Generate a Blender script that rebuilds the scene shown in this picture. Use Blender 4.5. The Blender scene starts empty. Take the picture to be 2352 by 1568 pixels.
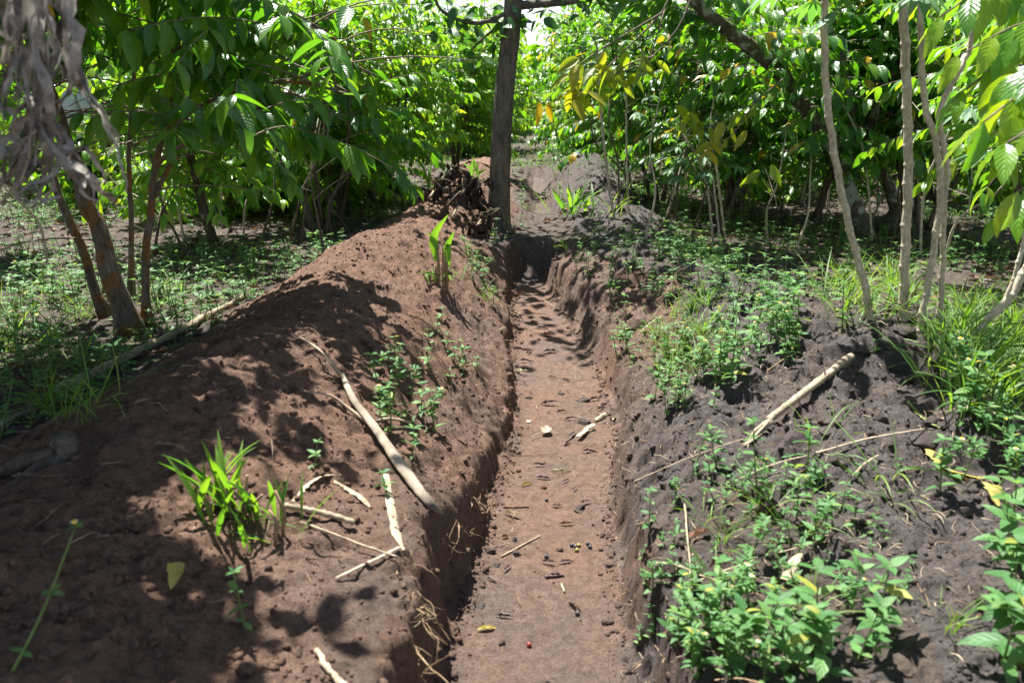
import bpy, math, random
import numpy as np

# ------------------------------------------------------------------ camera, sky, sun, exposure
sc = bpy.context.scene
COL = sc.collection
PITCH = math.radians(17.0); CAM_H = 1.30; FPX = 1829.0
cam_d = bpy.data.cameras.new('camera'); cam = bpy.data.objects.new('camera', cam_d); COL.objects.link(cam)
cam.location = (0, 0, CAM_H); cam.rotation_euler = (math.pi/2 - PITCH, 0, 0)
cam_d.lens = 28.0; cam_d.sensor_width = 36.0; cam_d.clip_start = 0.05; cam_d.clip_end = 2000
cam_d.dof.use_dof = True; cam_d.dof.focus_distance = 5.2; cam_d.dof.aperture_fstop = 3.4
sc.camera = cam

SUN_TO = np.array([-0.22, 0.36, 0.0]); SUN_EL = math.radians(66)
SUN_TO[:2] *= math.cos(SUN_EL)/np.linalg.norm(SUN_TO[:2]); SUN_TO[2] = math.sin(SUN_EL)
world = bpy.data.worlds.new("World"); sc.world = world; world.use_nodes = True
wt = world.node_tree; wt.nodes.clear()
wo = wt.nodes.new('ShaderNodeOutputWorld'); wb = wt.nodes.new('ShaderNodeBackground')
sk = wt.nodes.new('ShaderNodeTexSky'); sk.sky_type = 'NISHITA'; sk.sun_disc = False
sk.sun_elevation = SUN_EL; sk.sun_rotation = math.atan2(SUN_TO[0], SUN_TO[1]); sk.air_density = 1.0; sk.dust_density = 1.5
tc = wt.nodes.new('ShaderNodeTexCoord'); mp = wt.nodes.new('ShaderNodeMapping'); mp.inputs['Scale'].default_value = (1.5, 1.5, 4.0)
cn = wt.nodes.new('ShaderNodeTexNoise'); cn.inputs['Scale'].default_value = 2.2; cn.inputs['Detail'].default_value = 8
cr = wt.nodes.new('ShaderNodeValToRGB'); cr.color_ramp.elements[0].position = 0.36; cr.color_ramp.elements[1].position = 0.60
cm = wt.nodes.new('ShaderNodeMix'); cm.data_type = 'RGBA'; cm.inputs['B'].default_value = (15, 15.2, 15.6, 1)
wt.links.new(tc.outputs['Generated'], mp.inputs['Vector']); wt.links.new(mp.outputs['Vector'], cn.inputs['Vector'])
wt.links.new(cn.outputs['Fac'], cr.inputs['Fac'])
sz = wt.nodes.new('ShaderNodeSeparateXYZ'); wt.links.new(tc.outputs['Generated'], sz.inputs[0])          # bright cumulus low down, blue overhead
mr = wt.nodes.new('ShaderNodeMapRange'); mr.inputs['From Min'].default_value = 0.14; mr.inputs['From Max'].default_value = 0.24; mr.inputs['To Min'].default_value = 1.0; mr.inputs['To Max'].default_value = 0.0
wt.links.new(sz.outputs[2], mr.inputs['Value'])
mu = wt.nodes.new('ShaderNodeMath'); mu.operation = 'MULTIPLY'; wt.links.new(cr.outputs['Color'], mu.inputs[0]); wt.links.new(mr.outputs[0], mu.inputs[1]); wt.links.new(mu.outputs[0], cm.inputs['Factor'])
wt.links.new(sk.outputs['Color'], cm.inputs['A']); wt.links.new(cm.outputs['Result'], wb.inputs['Color'])
wb.inputs['Strength'].default_value = 0.05; wt.links.new(wb.outputs['Background'], wo.inputs['Surface'])
sun_d = bpy.data.lights.new('sun', 'SUN'); sun = bpy.data.objects.new('sun', sun_d); COL.objects.link(sun)
sun_d.energy = 5.0; sun_d.angle = math.radians(0.53); sun_d.color = (1.0, 0.975, 0.935)
from mathutils import Vector, Matrix
sun.rotation_euler = Vector(SUN_TO).to_track_quat('Z', 'Y').to_euler()
sc.view_settings.view_transform = 'Standard'; sc.view_settings.look = 'None'
sc.view_settings.exposure = 1.72; sc.view_settings.gamma = 1.0; sc.view_settings.use_curve_mapping = False
sc.render.engine = 'CYCLES'
sc.cycles.max_bounces = 5; sc.cycles.diffuse_bounces = 2; sc.cycles.glossy_bounces = 2; sc.cycles.transmission_bounces = 3
sc.cycles.use_denoising = True; sc.cycles.caustics_reflective = False; sc.cycles.caustics_refractive = False

# ------------------------------------------------------------------ noise
def _h(ix, iy, s):
    ix = ix.astype(np.int64); iy = iy.astype(np.int64)
    n = (ix*374761393 + iy*668265263 + s*2246822519) & 0xFFFFFFFF
    n = ((n ^ (n >> 13))*1274126177) & 0xFFFFFFFF
    n = ((n ^ (n >> 16))*2654435761) & 0xFFFFFFFF
    return ((n ^ (n >> 15)) & 0xFFFFFF)/float(0xFFFFFF)
def vnoise(x, y, s=0):
    xi = np.floor(x); yi = np.floor(y); fx = x-xi; fy = y-yi
    ux = fx*fx*fx*(fx*(fx*6-15)+10); uy = fy*fy*fy*(fy*(fy*6-15)+10)
    a = _h(xi, yi, s); b = _h(xi+1, yi, s); c = _h(xi, yi+1, s); d = _h(xi+1, yi+1, s)
    return (a*(1-ux)+b*ux)*(1-uy) + (c*(1-ux)+d*ux)*uy - 0.5
def fbm(x, y, f, oct=3, s=0, g=0.5):
    r = 0; a = 1.0
    for k in range(oct):
        r = r + a*vnoise(x*f + 17.3*k, y*f - 9.1*k, s+k); f *= 2.03; a *= g
    return r
def clods(x, y, size, s, keep=0.6):
    """Rounded lumps: the highest of the bumps in the nine cells round each point, 0..1."""
    gx = x/size; gy = y/size; cx = np.floor(gx); cy = np.floor(gy); out = np.zeros_like(x)
    for dx in (-1, 0, 1):
        for dy in (-1, 0, 1):
            ix = cx+dx; iy = cy+dy
            px = ix + _h(ix, iy, s); py = iy + _h(ix, iy, s+1)
            r = 0.25 + 0.55*_h(ix, iy, s+2); on = (_h(ix, iy, s+3) < keep)
            d2 = ((gx-px)**2 + (gy-py)**2)/(r*r)
            tl = 1 + 0.9*((gx-px)*(_h(ix, iy, s+4)-.5) + (gy-py)*(_h(ix, iy, s+5)-.5))*2/r
            out = np.maximum(out, np.where(on & (d2 < 1), np.minimum(np.sqrt(np.clip(1-d2, 0, 1)), .72)*tl*r/0.7, 0))
    return out
def smooth(a, b, x):
    t = np.clip((x-a)/(b-a), 0, 1); return t*t*(3-2*t)

# ------------------------------------------------------------------ the shape of the land
YE = 7.45                                   # far end of the dug trench
def trench_edges(y):
    xl = np.interp(y, [0.8, 1.95, 2.7, 3.75, 4.7, 5.7, 6.5, 7.5], [-.30, -.22, -.14, -.01, -.03, -.0, -.02, -.05])
    xr = np.interp(y, [0.8, 1.95, 2.7, 3.75, 4.7, 5.7, 6.5, 7.5], [.33, .36, .39, .55, .56, .47, .39, .40])
    return xl, xr
def bump_profile(d, crest, base):           # 0 at d=0, 1 at crest, 0 at base, rounded
    up = smooth(-0.10*crest, 1.05*crest, d); dn = 1-smooth(0.98*crest, base, d)
    return np.minimum(up, dn)
def land(x, y, fine=True):
    """height, cut (1 inside a trench), left spoil, right spoil, rough"""
    x = np.asarray(x, float); y = np.asarray(y, float)
    xl, xr = trench_edges(y)
    wob = 0.10*fbm(x*0+3.1, y, 1.3, 2, 5)
    # left spoil bank, red
    dl = xl + wob - x
    crest = np.interp(y, [0, 2, 4, 6, 8, 10], [1.05, 1.05, 1.0, .92, .80, .75])
    base = np.interp(y, [0, 2, 4, 6, 8, 10], [2.25, 2.05, 1.85, 1.65, 1.55, 1.5])
    hl = np.interp(y, [0, 2, 3.5, 5.2, 6.4, 7.4, 8.4, 10, 12, 14], [.20, .24, .30, .34, .27, .21, .42, .38, .38, .2])
    hl = hl*(1-smooth(15, 18, y))*(1 + 0.5*fbm(x*0+8.7, y, 1.1, 2, 9))
    off2 = smooth(7.4, 9.2, y)*0.22
    bl = hl*bump_profile(dl + off2, crest, base + 0.2*fbm(x*0+1.7, y, 1.6, 2, 12))
    # right spoil bank, dark and lower
    dr = x - xr
    cr_ = np.interp(y, [0, 2, 3.7, 4.4, 5.2, 7, 9, 10.5, 13, 15], [1.35, 1.35, 1.38, 1.15, .80, .70, .80, .75, .75, .8])
    br_ = cr_ + np.interp(y, [0, 3.7, 5, 8], [.62, .50, .55, .8])
    hr = np.interp(y, [0, 2, 3.0, 3.7, 4.3, 5.1, 6.0, 7, 8.6, 9.4, 10.5, 12, 13.5, 15], [.12, .12, .18, .35, .15, .19, .11, .12, .20, .12, .26, .46, .42, .15])
    hr = hr*(1-smooth(14.5, 17, y))*(1 + 0.6*fbm(x*0+4.2, y, 1.2, 2, 15))
    brr = hr*bump_profile(dr, cr_, br_ + 0.25*fbm(x*0+2.2, y, 1.5, 2, 19))
    f0 = 0.05*fbm(x, y, 0.35, 2, 21)*smooth(6, 14, np.hypot(x, y)) + 0.03*fbm(x, y, 1.1, 2, 25)
    pre = f0 + np.maximum(bl, 0) + np.maximum(brr, 0)
    # the two cuts
    jit = 0.07*fbm(x, y, 2.6, 2, 31) + 0.045*fbm(x, y, 11.0, 2, 33) + 0.022*fbm(x, y, 31.0, 2, 35)
    tp = 0.10*smooth(6.2, 7.6, y); qx = np.maximum(np.maximum(xl+tp*.7-x, x-xr+tp), -.25); qy = (y-YE+.18*fbm(x, y*0+2.2, 3.0, 3, 37))*0.75; rr_ = 0.22   # rounded far end
    outside = np.where((qx > -rr_) & (qy > -rr_), np.hypot(np.maximum(qx+rr_, 0), np.maximum(qy+rr_, 0))-rr_, np.maximum(qx, qy)) + jit*0.9
    fl = -0.35 + 0.012*fbm(x, y, 1.2, 2, 41)
    lf = x < 0.5*(xl+xr); steep = np.where(lf, 4.2, np.interp(y, [0, 3.4, 4.4, 6.6, 7], [3.6, 3.6, 2.1, 2.1, 3.4])); o_ = np.maximum(outside, 0); endw = qy > qx
    hw = np.where(lf, np.interp(y, [0, 2.4, 3.0, 3.6, 6.3, 6.9], [.30, .29, .20, .11, .12, .30]), np.interp(y, [0, 3, 4.5, 5.5, 6.5], [.24, .24, .20, .17, .24]))
    steep = np.where(endw, 2.2, steep); jit = np.where(endw, jit*.9, jit); hw = np.where(endw, .26, hw*(1 + .35*fbm(x*0+5.5, y, 2.2, 2, 47))); bend = hw/steep
    wall = smooth(-0.09, 0.03, outside)*0.03 + np.minimum(o_, bend)*steep + np.maximum(o_-bend, 0)*np.where(lf, .80, .55)
    c1 = fl + wall
    x2 = 0.36 + 0.02*(y-9); o2 = np.maximum(np.abs(x-x2)-0.10, np.maximum((9.6-y)*0.5, (y-15.5)*0.5)) + jit
    c2 = -0.16 + np.maximum(o2, 0)*1.5
    cut = np.minimum(c1, c2)
    incut = smooth(-0.02, 0.03, pre-cut)
    hgt = np.minimum(pre, cut)
    floor_ = (1-smooth(-0.02, 0.05, outside))
    spoil = np.clip(np.maximum(bl/0.15, brr/0.10), 0, 1)
    rough = np.clip(0.35 + 0.65*spoil + 0.5*incut, 0, 1)*(1-0.88*floor_)
    if fine:
        near = 1/(1 + (np.maximum(np.hypot(x, y)-5, 0)/6)**2)
        g = 0.026*fbm(x, y, 3.0, 3, 51) + 0.017*fbm(x, y, 13.0, 3, 55)
        xw, yw = x + .02*fbm(x, y, 24, 2, 101), y + .02*fbm(x, y, 24, 2, 103)
        g = g + np.where(x < xl, .008, .020)*clods(xw, yw, 0.17, 61, 0.30) + 0.016*clods(xw, yw, 0.075, 65, 0.4) + 0.012*clods(x, y, 0.032, 69, 0.6)*near
        g = g - 0.040*clods(xw, yw, 0.085, 73, 0.30) - 0.045*clods(xw, yw, 0.21, 83, 0.12) + 0.010*clods(xw, yw, 0.045, 89, 0.4) - 0.026*clods(xw, yw, 0.048, 97, 0.22)
        g = np.where(x < xl, g*.60 - .012*clods(xw, yw, .05, 87, .35), g)
        hgt = hgt + g*rough
        hgt = hgt + floor_*(0.006*clods(x, y, 0.05, 77, 0.10)*near + 0.005*fbm(x, y, 9, 3, 79))
    return hgt, incut, bl, brr, rough
def H(x, y):
    return float(land(np.array([x]), np.array([y]))[0][0])
def ray(u, v):
    cx = (u-1176)/FPX; cy = (784-v)/FPX; cp, sp = math.cos(PITCH), math.sin(PITCH)
    return np.array([cx, cp + sp*cy, -sp + cp*cy])
def px(u, v, depth):                         # a point on the sight line of photo point (u, v) at a forward distance y
    d = ray(u, v); t = depth/d[1]; return np.array([0, 0, CAM_H]) + d*t
_T = np.concatenate([np.arange(1.6, 9, 0.012), np.arange(9, 40, 0.05)])
def gnd(u, v):                               # where that sight line meets the land
    d = ray(u, v); p = np.array([0, 0, CAM_H])[None] + _T[:, None]*d[None]
    h = land(p[:, 0], p[:, 1])[0]; k = np.argmax(p[:, 2] <= h)
    if p[k, 2] > h[k]: k = len(_T)-1
    return np.array([p[k, 0], p[k, 1], h[k]])
def HA(x, y): return land(x, y)[0]

# ------------------------------------------------------------------ materials
def new_mat(name):
    m = bpy.data.materials.new(name); m.use_nodes = True; t = m.node_tree; t.nodes.clear()
    out = t.nodes.new('ShaderNodeOutputMaterial'); return m, t, out
def N(t, typ, **kw):
    n = t.nodes.new('ShaderNode'+typ)
    for k, v in kw.items():
        if k in n.inputs: n.inputs[k].default_value = v
        else: setattr(n, k, v)
    return n
def math_(t, op, a, b=None):
    n = t.nodes.new('ShaderNodeMath'); n.operation = op
    for i, q in enumerate((a, b)):
        if q is None: continue
        if isinstance(q, (int, float)): n.inputs[i].default_value = q
        else: t.links.new(q, n.inputs[i])
    return n.outputs[0]
def mixc(t, f, a, b, bt='MIX'):
    n = t.nodes.new('ShaderNodeMix'); n.data_type = 'RGBA'; n.blend_type = bt
    for k, q in (('Factor', f), ('A', a), ('B', b)):
        if isinstance(q, (int, float)): n.inputs[k].default_value = q
        elif isinstance(q, tuple): n.inputs[k].default_value = (*q, 1) if len(q) == 3 else q
        else: t.links.new(q, n.inputs[k])
    return n.outputs['Result']
def ramp(t, f, stops, interp='LINEAR'):
    n = t.nodes.new('ShaderNodeValToRGB'); n.color_ramp.interpolation = interp; e = n.color_ramp.elements
    while len(e) < len(stops): e.new(0.5)
    for q, (p, c) in zip(e, stops): q.position = p; q.color = (*c, 1) if len(c) == 3 else c
    t.links.new(f, n.inputs['Fac']); return n.outputs['Color']
def noise(t, scale, detail=4, rough=0.55, vec=None):
    n = N(t, 'TexNoise', Scale=scale, Detail=detail, Roughness=rough)
    if vec is not None: t.links.new(vec, n.inputs['Vector'])
    return n.outputs['Fac']
def attr(t, name): return N(t, 'Attribute', attribute_name=name).outputs['Fac']
def bump(t, h, strength, dist, prev=None):
    n = N(t, 'Bump', Strength=strength, Distance=dist); t.links.new(h, n.inputs['Height'])
    if prev is not None: t.links.new(prev, n.inputs['Normal'])
    return n.outputs['Normal']

def soil_material():
    m, t, out = new_mat('soil')
    pos = N(t, 'NewGeometry').outputs['Position']
    red = attr(t, 'red')
    n1 = noise(t, 2.4, 6, 0.62, pos); n2 = noise(t, 26, 5, 0.65, pos); n3 = noise(t, 150, 5, 0.75, pos); n5 = noise(t, 62, 5, 0.7, pos); n4 = noise(t, 0.9, 3, 0.5, pos)
    f = math_(t, 'ADD', red, math_(t, 'MULTIPLY', math_(t, 'SUBTRACT', n1, 0.5), 1.5))
    c = ramp(t, f, [(0.0, (0.110, 0.098, 0.093)), (0.38, (0.138, 0.110, 0.097)), (0.68, (0.184, 0.126, 0.098)), (1.0, (0.205, 0.128, 0.092))])
    c = mixc(t, 1.0, c, ramp(t, n2, [(0.25, (0.62, 0.60, 0.60)), (0.75, (1.28, 1.25, 1.22))]), 'MULTIPLY')
    c = mixc(t, 1.0, c, ramp(t, n3, [(0.32, (0.55, 0.55, 0.56)), (0.5, (1.0, 1.0, 1.0)), (0.72, (1.45, 1.42, 1.38))]), 'MULTIPLY')
    v = N(t, 'TexVoronoi', Scale=85.0); t.links.new(pos, v.inputs['Vector'])
    speck = math_(t, 'LESS_THAN', v.outputs['Distance'], 0.10)
    rs = N(t, 'SeparateColor'); t.links.new(v.outputs['Color'], rs.inputs['Color'])
    speck = math_(t, 'MULTIPLY', speck, math_(t, 'GREATER_THAN', rs.outputs[0], 0.72))
    c = mixc(t, math_(t, 'MULTIPLY', speck, 0.7), c, (0.42, 0.33, 0.23))
    lit = attr(t, 'litter')
    c = mixc(t, math_(t, 'MULTIPLY', lit, 0.55), c, (0.040, 0.034, 0.029))
    c = mixc(t, math_(t, 'MULTIPLY', lit, ramp(t, noise(t, 18, 6, 0.7, pos), [(0.42, (0, 0, 0)), (0.62, (1, 1, 1))])), c, (0.150, 0.118, 0.095))
    b = bump(t, n2, 0.8, 0.018); b = bump(t, n5, 0.9, 0.018, b); b = bump(t, n3, 1.0, 0.012, b)
    p = N(t, 'BsdfPrincipled', Roughness=0.96); p.inputs['Specular IOR Level'].default_value = 0.12
    t.links.new(c, p.inputs['Base Color']); t.links.new(b, p.inputs['Normal']); t.links.new(p.outputs[0], out.inputs['Surface'])
    return m
def leaf_material(name, stops, tstops, trans=0.4, rough=0.38, veins=9.0, vk=2.2, vein_amt=0.35, bumpy=0.28, spec=0.5):
    m, t, out = new_mat(name)
    rnd = attr(t, 'rnd'); lu = attr(t, 'lu'); lv = attr(t, 'lv')
    al = math_(t, 'ABSOLUTE', lu)
    ph = math_(t, 'SUBTRACT', math_(t, 'MULTIPLY', lv, veins), math_(t, 'MULTIPLY', al, vk))
    w = math_(t, 'ABSOLUTE', math_(t, 'SUBTRACT', math_(t, 'FRACT', ph), 0.5))          # 0 between, .5 on a vein
    vein = ramp(t, w, [(0.36, (0, 0, 0)), (0.49, (1, 1, 1))])
    mid = ramp(t, al, [(0.02, (1, 1, 1)), (0.10, (0, 0, 0))])
    vm = mixc(t, 1.0, vein, mid, 'LIGHTEN')
    c = ramp(t, rnd, stops); tcol = ramp(t, rnd, tstops)
    pos = N(t, 'NewGeometry').outputs['Position']; nn = noise(t, 22, 3, 0.6, pos)
    c = mixc(t, 1.0, c, ramp(t, nn, [(0.3, (0.78, 0.80, 0.8)), (0.7, (1.18, 1.15, 1.1))]), 'MULTIPLY')
    c2 = mixc(t, vein_amt, c, mixc(t, vm, c, mixc(t, 1.0, c, (2.2, 1.9, 1.9), 'MULTIPLY')))
    p = N(t, 'BsdfPrincipled', Roughness=rough); p.inputs['Specular IOR Level'].default_value = spec
    hgt = ramp(t, w, [(0.0, (1, 1, 1)), (0.5, (0, 0, 0))])
    b = bump(t, hgt, bumpy, 0.006)
    tr = N(t, 'BsdfTranslucent'); mx = N(t, 'MixShader', Fac=trans)
    t.links.new(c2, p.inputs['Base Color']); t.links.new(b, p.inputs['Normal']); t.links.new(tcol, tr.inputs['Color'])
    t.links.new(p.outputs[0], mx.inputs[1]); t.links.new(tr.outputs[0], mx.inputs[2]); t.links.new(mx.outputs[0], out.inputs['Surface'])
    return m
def bark_material(name, a, b, c, scale=14, patch=0.55, zs=0.25, bs=0.8):
    m, t, out = new_mat(name)
    tcn = N(t, 'TexCoord'); mp_ = N(t, 'Mapping'); mp_.inputs['Scale'].default_value = (1, 1, zs)
    t.links.new(tcn.outputs['Object'], mp_.inputs['Vector']); v = mp_.outputs['Vector']
    n1 = noise(t, scale, 6, 0.65, v); n2 = noise(t, scale*4, 5, 0.7, v); n3 = noise(t, 7, 4, 0.6, tcn.outputs['Object'])
    col = ramp(t, n1, [(0.3, a), (0.7, b)])
    col = mixc(t, ramp(t, n3, [(patch, (0, 0, 0)), (patch+0.08, (1, 1, 1))]), col, c)
    col = mixc(t, 1.0, col, ramp(t, n2, [(0.3, (0.65, 0.65, 0.65)), (0.7, (1.25, 1.25, 1.25))]), 'MULTIPLY')
    p = N(t, 'BsdfPrincipled', Roughness=0.9); p.inputs['Specular IOR Level'].default_value = 0.2
    bb = bump(t, n1, bs, 0.02); bb = bump(t, n2, bs*0.7, 0.006, bb)
    t.links.new(col, p.inputs['Base Color']); t.links.new(bb, p.inputs['Normal']); t.links.new(p.outputs[0], out.inputs['Surface'])
    return m
def plain(name, a, b, scale=30, rough=0.75, spec=0.3, bs=0.3, trans=0.0, stretch=(1, 1, 1)):
    m, t, out = new_mat(name)
    tcn = N(t, 'TexCoord'); mp_ = N(t, 'Mapping'); mp_.inputs['Scale'].default_value = stretch
    t.links.new(tcn.outputs['Object'], mp_.inputs['Vector'])
    n1 = noise(t, scale, 5, 0.6, mp_.outputs['Vector']); col = ramp(t, n1, [(0.3, a), (0.7, b)])
    p = N(t, 'BsdfPrincipled', Roughness=rough); p.inputs['Specular IOR Level'].default_value = spec
    t.links.new(col, p.inputs['Base Color']); t.links.new(bump(t, n1, bs, 0.004), p.inputs['Normal'])
    if trans:
        tr = N(t, 'BsdfTranslucent'); mx = N(t, 'MixShader', Fac=trans); t.links.new(col, tr.inputs['Color'])
        t.links.new(p.outputs[0], mx.inputs[1]); t.links.new(tr.outputs[0], mx.inputs[2]); t.links.new(mx.outputs[0], out.inputs['Surface'])
    else: t.links.new(p.outputs[0], out.inputs['Surface'])
    return m
M = {}
M['soil'] = soil_material()
YEL = (0.42, 0.30, 0.012); TYEL = (0.75, 0.55, 0.02)
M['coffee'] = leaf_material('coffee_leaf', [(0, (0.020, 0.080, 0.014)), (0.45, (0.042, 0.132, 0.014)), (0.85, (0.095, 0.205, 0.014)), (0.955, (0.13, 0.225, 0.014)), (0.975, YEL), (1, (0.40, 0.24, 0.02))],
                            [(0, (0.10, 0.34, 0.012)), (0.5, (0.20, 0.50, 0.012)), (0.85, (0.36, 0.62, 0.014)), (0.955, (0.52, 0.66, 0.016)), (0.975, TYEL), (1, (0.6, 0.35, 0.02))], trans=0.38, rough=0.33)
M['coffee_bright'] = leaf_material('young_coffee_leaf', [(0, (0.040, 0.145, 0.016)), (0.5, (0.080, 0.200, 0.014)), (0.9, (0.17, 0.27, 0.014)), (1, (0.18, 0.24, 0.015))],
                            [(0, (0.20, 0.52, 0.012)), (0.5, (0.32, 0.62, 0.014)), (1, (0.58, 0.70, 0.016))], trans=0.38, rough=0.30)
M['coffee_yellow'] = leaf_material('yellowing_leaf', [(0, (0.09, 0.17, 0.012)), (0.5, (0.18, 0.23, 0.012)), (0.8, (0.32, 0.28, 0.012)), (1, (0.45, 0.29, 0.012))],
                            [(0, (0.34, 0.52, 0.014)), (0.5, (0.50, 0.58, 0.016)), (1, (0.80, 0.55, 0.02))], trans=0.42, rough=0.42)
M['shade'] = leaf_material('shade_tree_leaf', [(0, (0.016, 0.070, 0.024)), (1, (0.045, 0.120, 0.030))], [(0, (0.08, 0.26, 0.02)), (1, (0.18, 0.42, 0.02))], trans=0.34, rough=0.45, veins=6, bumpy=0.15)
M['weed'] = leaf_material('weed_leaf', [(0, (0.046, 0.135, 0.042)), (0.6, (0.086, 0.205, 0.062)), (0.93, (0.135, 0.245, 0.070)), (1, (0.35, 0.30, 0.04))],
                            [(0, (0.13, 0.34, 0.05)), (0.6, (0.22, 0.44, 0.065)), (1, (0.42, 0.52, 0.06))], trans=0.38, rough=0.50, veins=5, vk=1.5, bumpy=0.2, spec=0.35)
M['grass'] = leaf_material('grass_blade', [(0, (0.050, 0.135, 0.022)), (0.7, (0.110, 0.215, 0.030)), (0.9, (0.20, 0.25, 0.05)), (1, (0.38, 0.30, 0.13))],
                            [(0, (0.16, 0.40, 0.02)), (0.7, (0.32, 0.50, 0.03)), (1, (0.5, 0.42, 0.12))], trans=0.38, rough=0.45, veins=0.0, vk=4, vein_amt=0.2, bumpy=0.2)
M['cassava'] = leaf_material('cassava_leaf', [(0, (0.040, 0.130, 0.050)), (1, (0.100, 0.215, 0.080))], [(0, (0.14, 0.40, 0.04)), (1, (0.28, 0.50, 0.06))], trans=0.38, rough=0.5, bumpy=0.2)
M['maize'] = leaf_material('broad_blade', [(0, (0.045, 0.140, 0.020)), (1, (0.110, 0.230, 0.024))], [(0, (0.18, 0.45, 0.02)), (1, (0.34, 0.58, 0.02))], trans=0.40, rough=0.40, veins=0, vk=6, vein_amt=0.45, bumpy=0.4)
M['banana'] = leaf_material('banana_leaf', [(0, (0.04, 0.12, 0.02)), (1, (0.09, 0.19, 0.02))], [(0, (0.16, 0.40, 0.02)), (1, (0.28, 0.5, 0.02))], trans=0.35, veins=30, vk=0.5)
M['bark'] = bark_material('coffee_bark', (0.060, 0.046, 0.034), (0.150, 0.120, 0.090), (0.21, 0.20, 0.165), patch=0.60)
M['lichen_bark'] = bark_material('lichen_bark', (0.050, 0.042, 0.032), (0.130, 0.110, 0.085), (0.30, 0.34, 0.29), patch=0.52, zs=0.6)
M['tree_bark'] = bark_material('grey_bark', (0.070, 0.059, 0.046), (0.21, 0.18, 0.145), (0.27, 0.255, 0.22), scale=26, patch=0.66, zs=0.22, bs=1.0)
M['rust_bark'] = bark_material('rusty_bark', (0.085, 0.066, 0.045), (0.20, 0.17, 0.13), (0.20, 0.105, 0.040), patch=0.50, zs=0.35)
M['cane'] = bark_material('cassava_bark', (0.36, 0.30, 0.215), (0.54, 0.47, 0.36), (0.58, 0.53, 0.43), scale=20, patch=0.6, zs=0.5, bs=0.4)
M['green_stem'] = plain('green_stem', (0.075, 0.14, 0.03), (0.14, 0.20, 0.05), 40, 0.6)
M['twig'] = plain('dry_twig', (0.10, 0.075, 0.055), (0.23, 0.18, 0.135), 60, 0.85, 0.2)
M['wood'] = plain('dead_wood', (0.10, 0.078, 0.056), (0.40, 0.335, 0.25), 9, 0.85, 0.2, 0.8, stretch=(1, 1, 1))
M['wood_dark'] = plain('weathered_wood', (0.16, 0.125, 0.085), (0.44, 0.35, 0.235), 14, 0.9, 0.2, 0.9)
M['straw'] = plain('pale_straw', (0.22, 0.165, 0.105), (0.50, 0.41, 0.285), 24, 0.75, 0.3, 0.3, 0.15)
M['root'] = plain('dry_root', (0.18, 0.115, 0.065), (0.34, 0.235, 0.14), 40, 0.85, 0.2)
M['dry_purple'] = plain('dead_leaf_purple', (0.052, 0.030, 0.030), (0.120, 0.072, 0.068), 40, 0.55, 0.5, 0.4, 0.1)
M['dry_brown'] = plain('dead_leaf_brown', (0.115, 0.058, 0.034), (0.25, 0.135, 0.080), 40, 0.7, 0.35, 0.4, 0.2)
M['dry_dark'] = plain('withered_leaf', (0.022, 0.016, 0.013), (0.065, 0.045, 0.035), 20, 0.75, 0.3, 0.4, 0.08)
M['dry_pale'] = plain('bleached_leaf', (0.38, 0.32, 0.21), (0.62, 0.54, 0.38), 30, 0.7, 0.3, 0.3, 0.2)
M['dry_yellow'] = plain('yellow_dead_leaf', (0.34, 0.27, 0.04), (0.54, 0.45, 0.15), 30, 0.55, 0.4, 0.3, 0.25)
M['dry_green'] = plain('cut_green_leaf', (0.16, 0.22, 0.05), (0.36, 0.36, 0.15), 30, 0.55, 0.4, 0.3, 0.25)
M['dry_banana'] = plain('dry_banana_strip', (0.055, 0.045, 0.037), (0.46, 0.42, 0.36), 19, 0.8, 0.25, 0.4, 0.12)
M['berry_green'] = plain('green_berry', (0.17, 0.18, 0.03), (0.36, 0.29, 0.07), 8, 0.35, 0.5, 0.0)
M['berry_red'] = plain('red_berry', (0.18, 0.025, 0.02), (0.28, 0.06, 0.03), 8, 0.35, 0.5, 0.0)
M['berry_black'] = plain('black_berry', (0.02, 0.02, 0.025), (0.05, 0.05, 0.06), 8, 0.4, 0.5, 0.0)
M['petal'] = plain('white_petal', (0.75, 0.75, 0.72), (0.8, 0.8, 0.78), 8, 0.6); M['flower_eye'] = plain('yellow_floret', (0.65, 0.38, 0.02), (0.75, 0.5, 0.03), 8, 0.7)
M['skin'] = plain('skin', (0.085, 0.045, 0.028), (0.12, 0.065, 0.042), 20, 0.5, 0.4, 0.05)
M['hair'] = plain('black_hair', (0.01, 0.009, 0.008), (0.02, 0.018, 0.016), 90, 0.8, 0.3, 0.5)
M['trousers'] = plain('black_cloth', (0.010, 0.010, 0.012), (0.022, 0.022, 0.026), 60, 0.9, 0.2, 0.2)
def plaid_material():
    m, t, out = new_mat('plaid_cloth'); tcn = N(t, 'TexCoord'); s = N(t, 'SeparateXYZ'); t.links.new(tcn.outputs['Object'], s.inputs[0])
    def line(o, f, w): return math_(t, 'LESS_THAN', math_(t, 'FRACT', math_(t, 'MULTIPLY', o, f)), w)
    h = math_(t, 'MAXIMUM', line(s.outputs[2], 34, 0.22), line(s.outputs[2], 68, 0.2)); v = math_(t, 'MAXIMUM', line(s.outputs[0], 34, 0.22), line(s.outputs[0], 68, 0.2))
    c = mixc(t, math_(t, 'MULTIPLY', math_(t, 'ADD', h, v), 0.27), (0.72, 0.74, 0.78), (0.05, 0.06, 0.10))
    p = N(t, 'BsdfPrincipled', Roughness=0.9); t.links.new(c, p.inputs['Base Color']); t.links.new(p.outputs[0], out.inputs['Surface']); return m
M['plaid'] = plaid_material()

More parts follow.
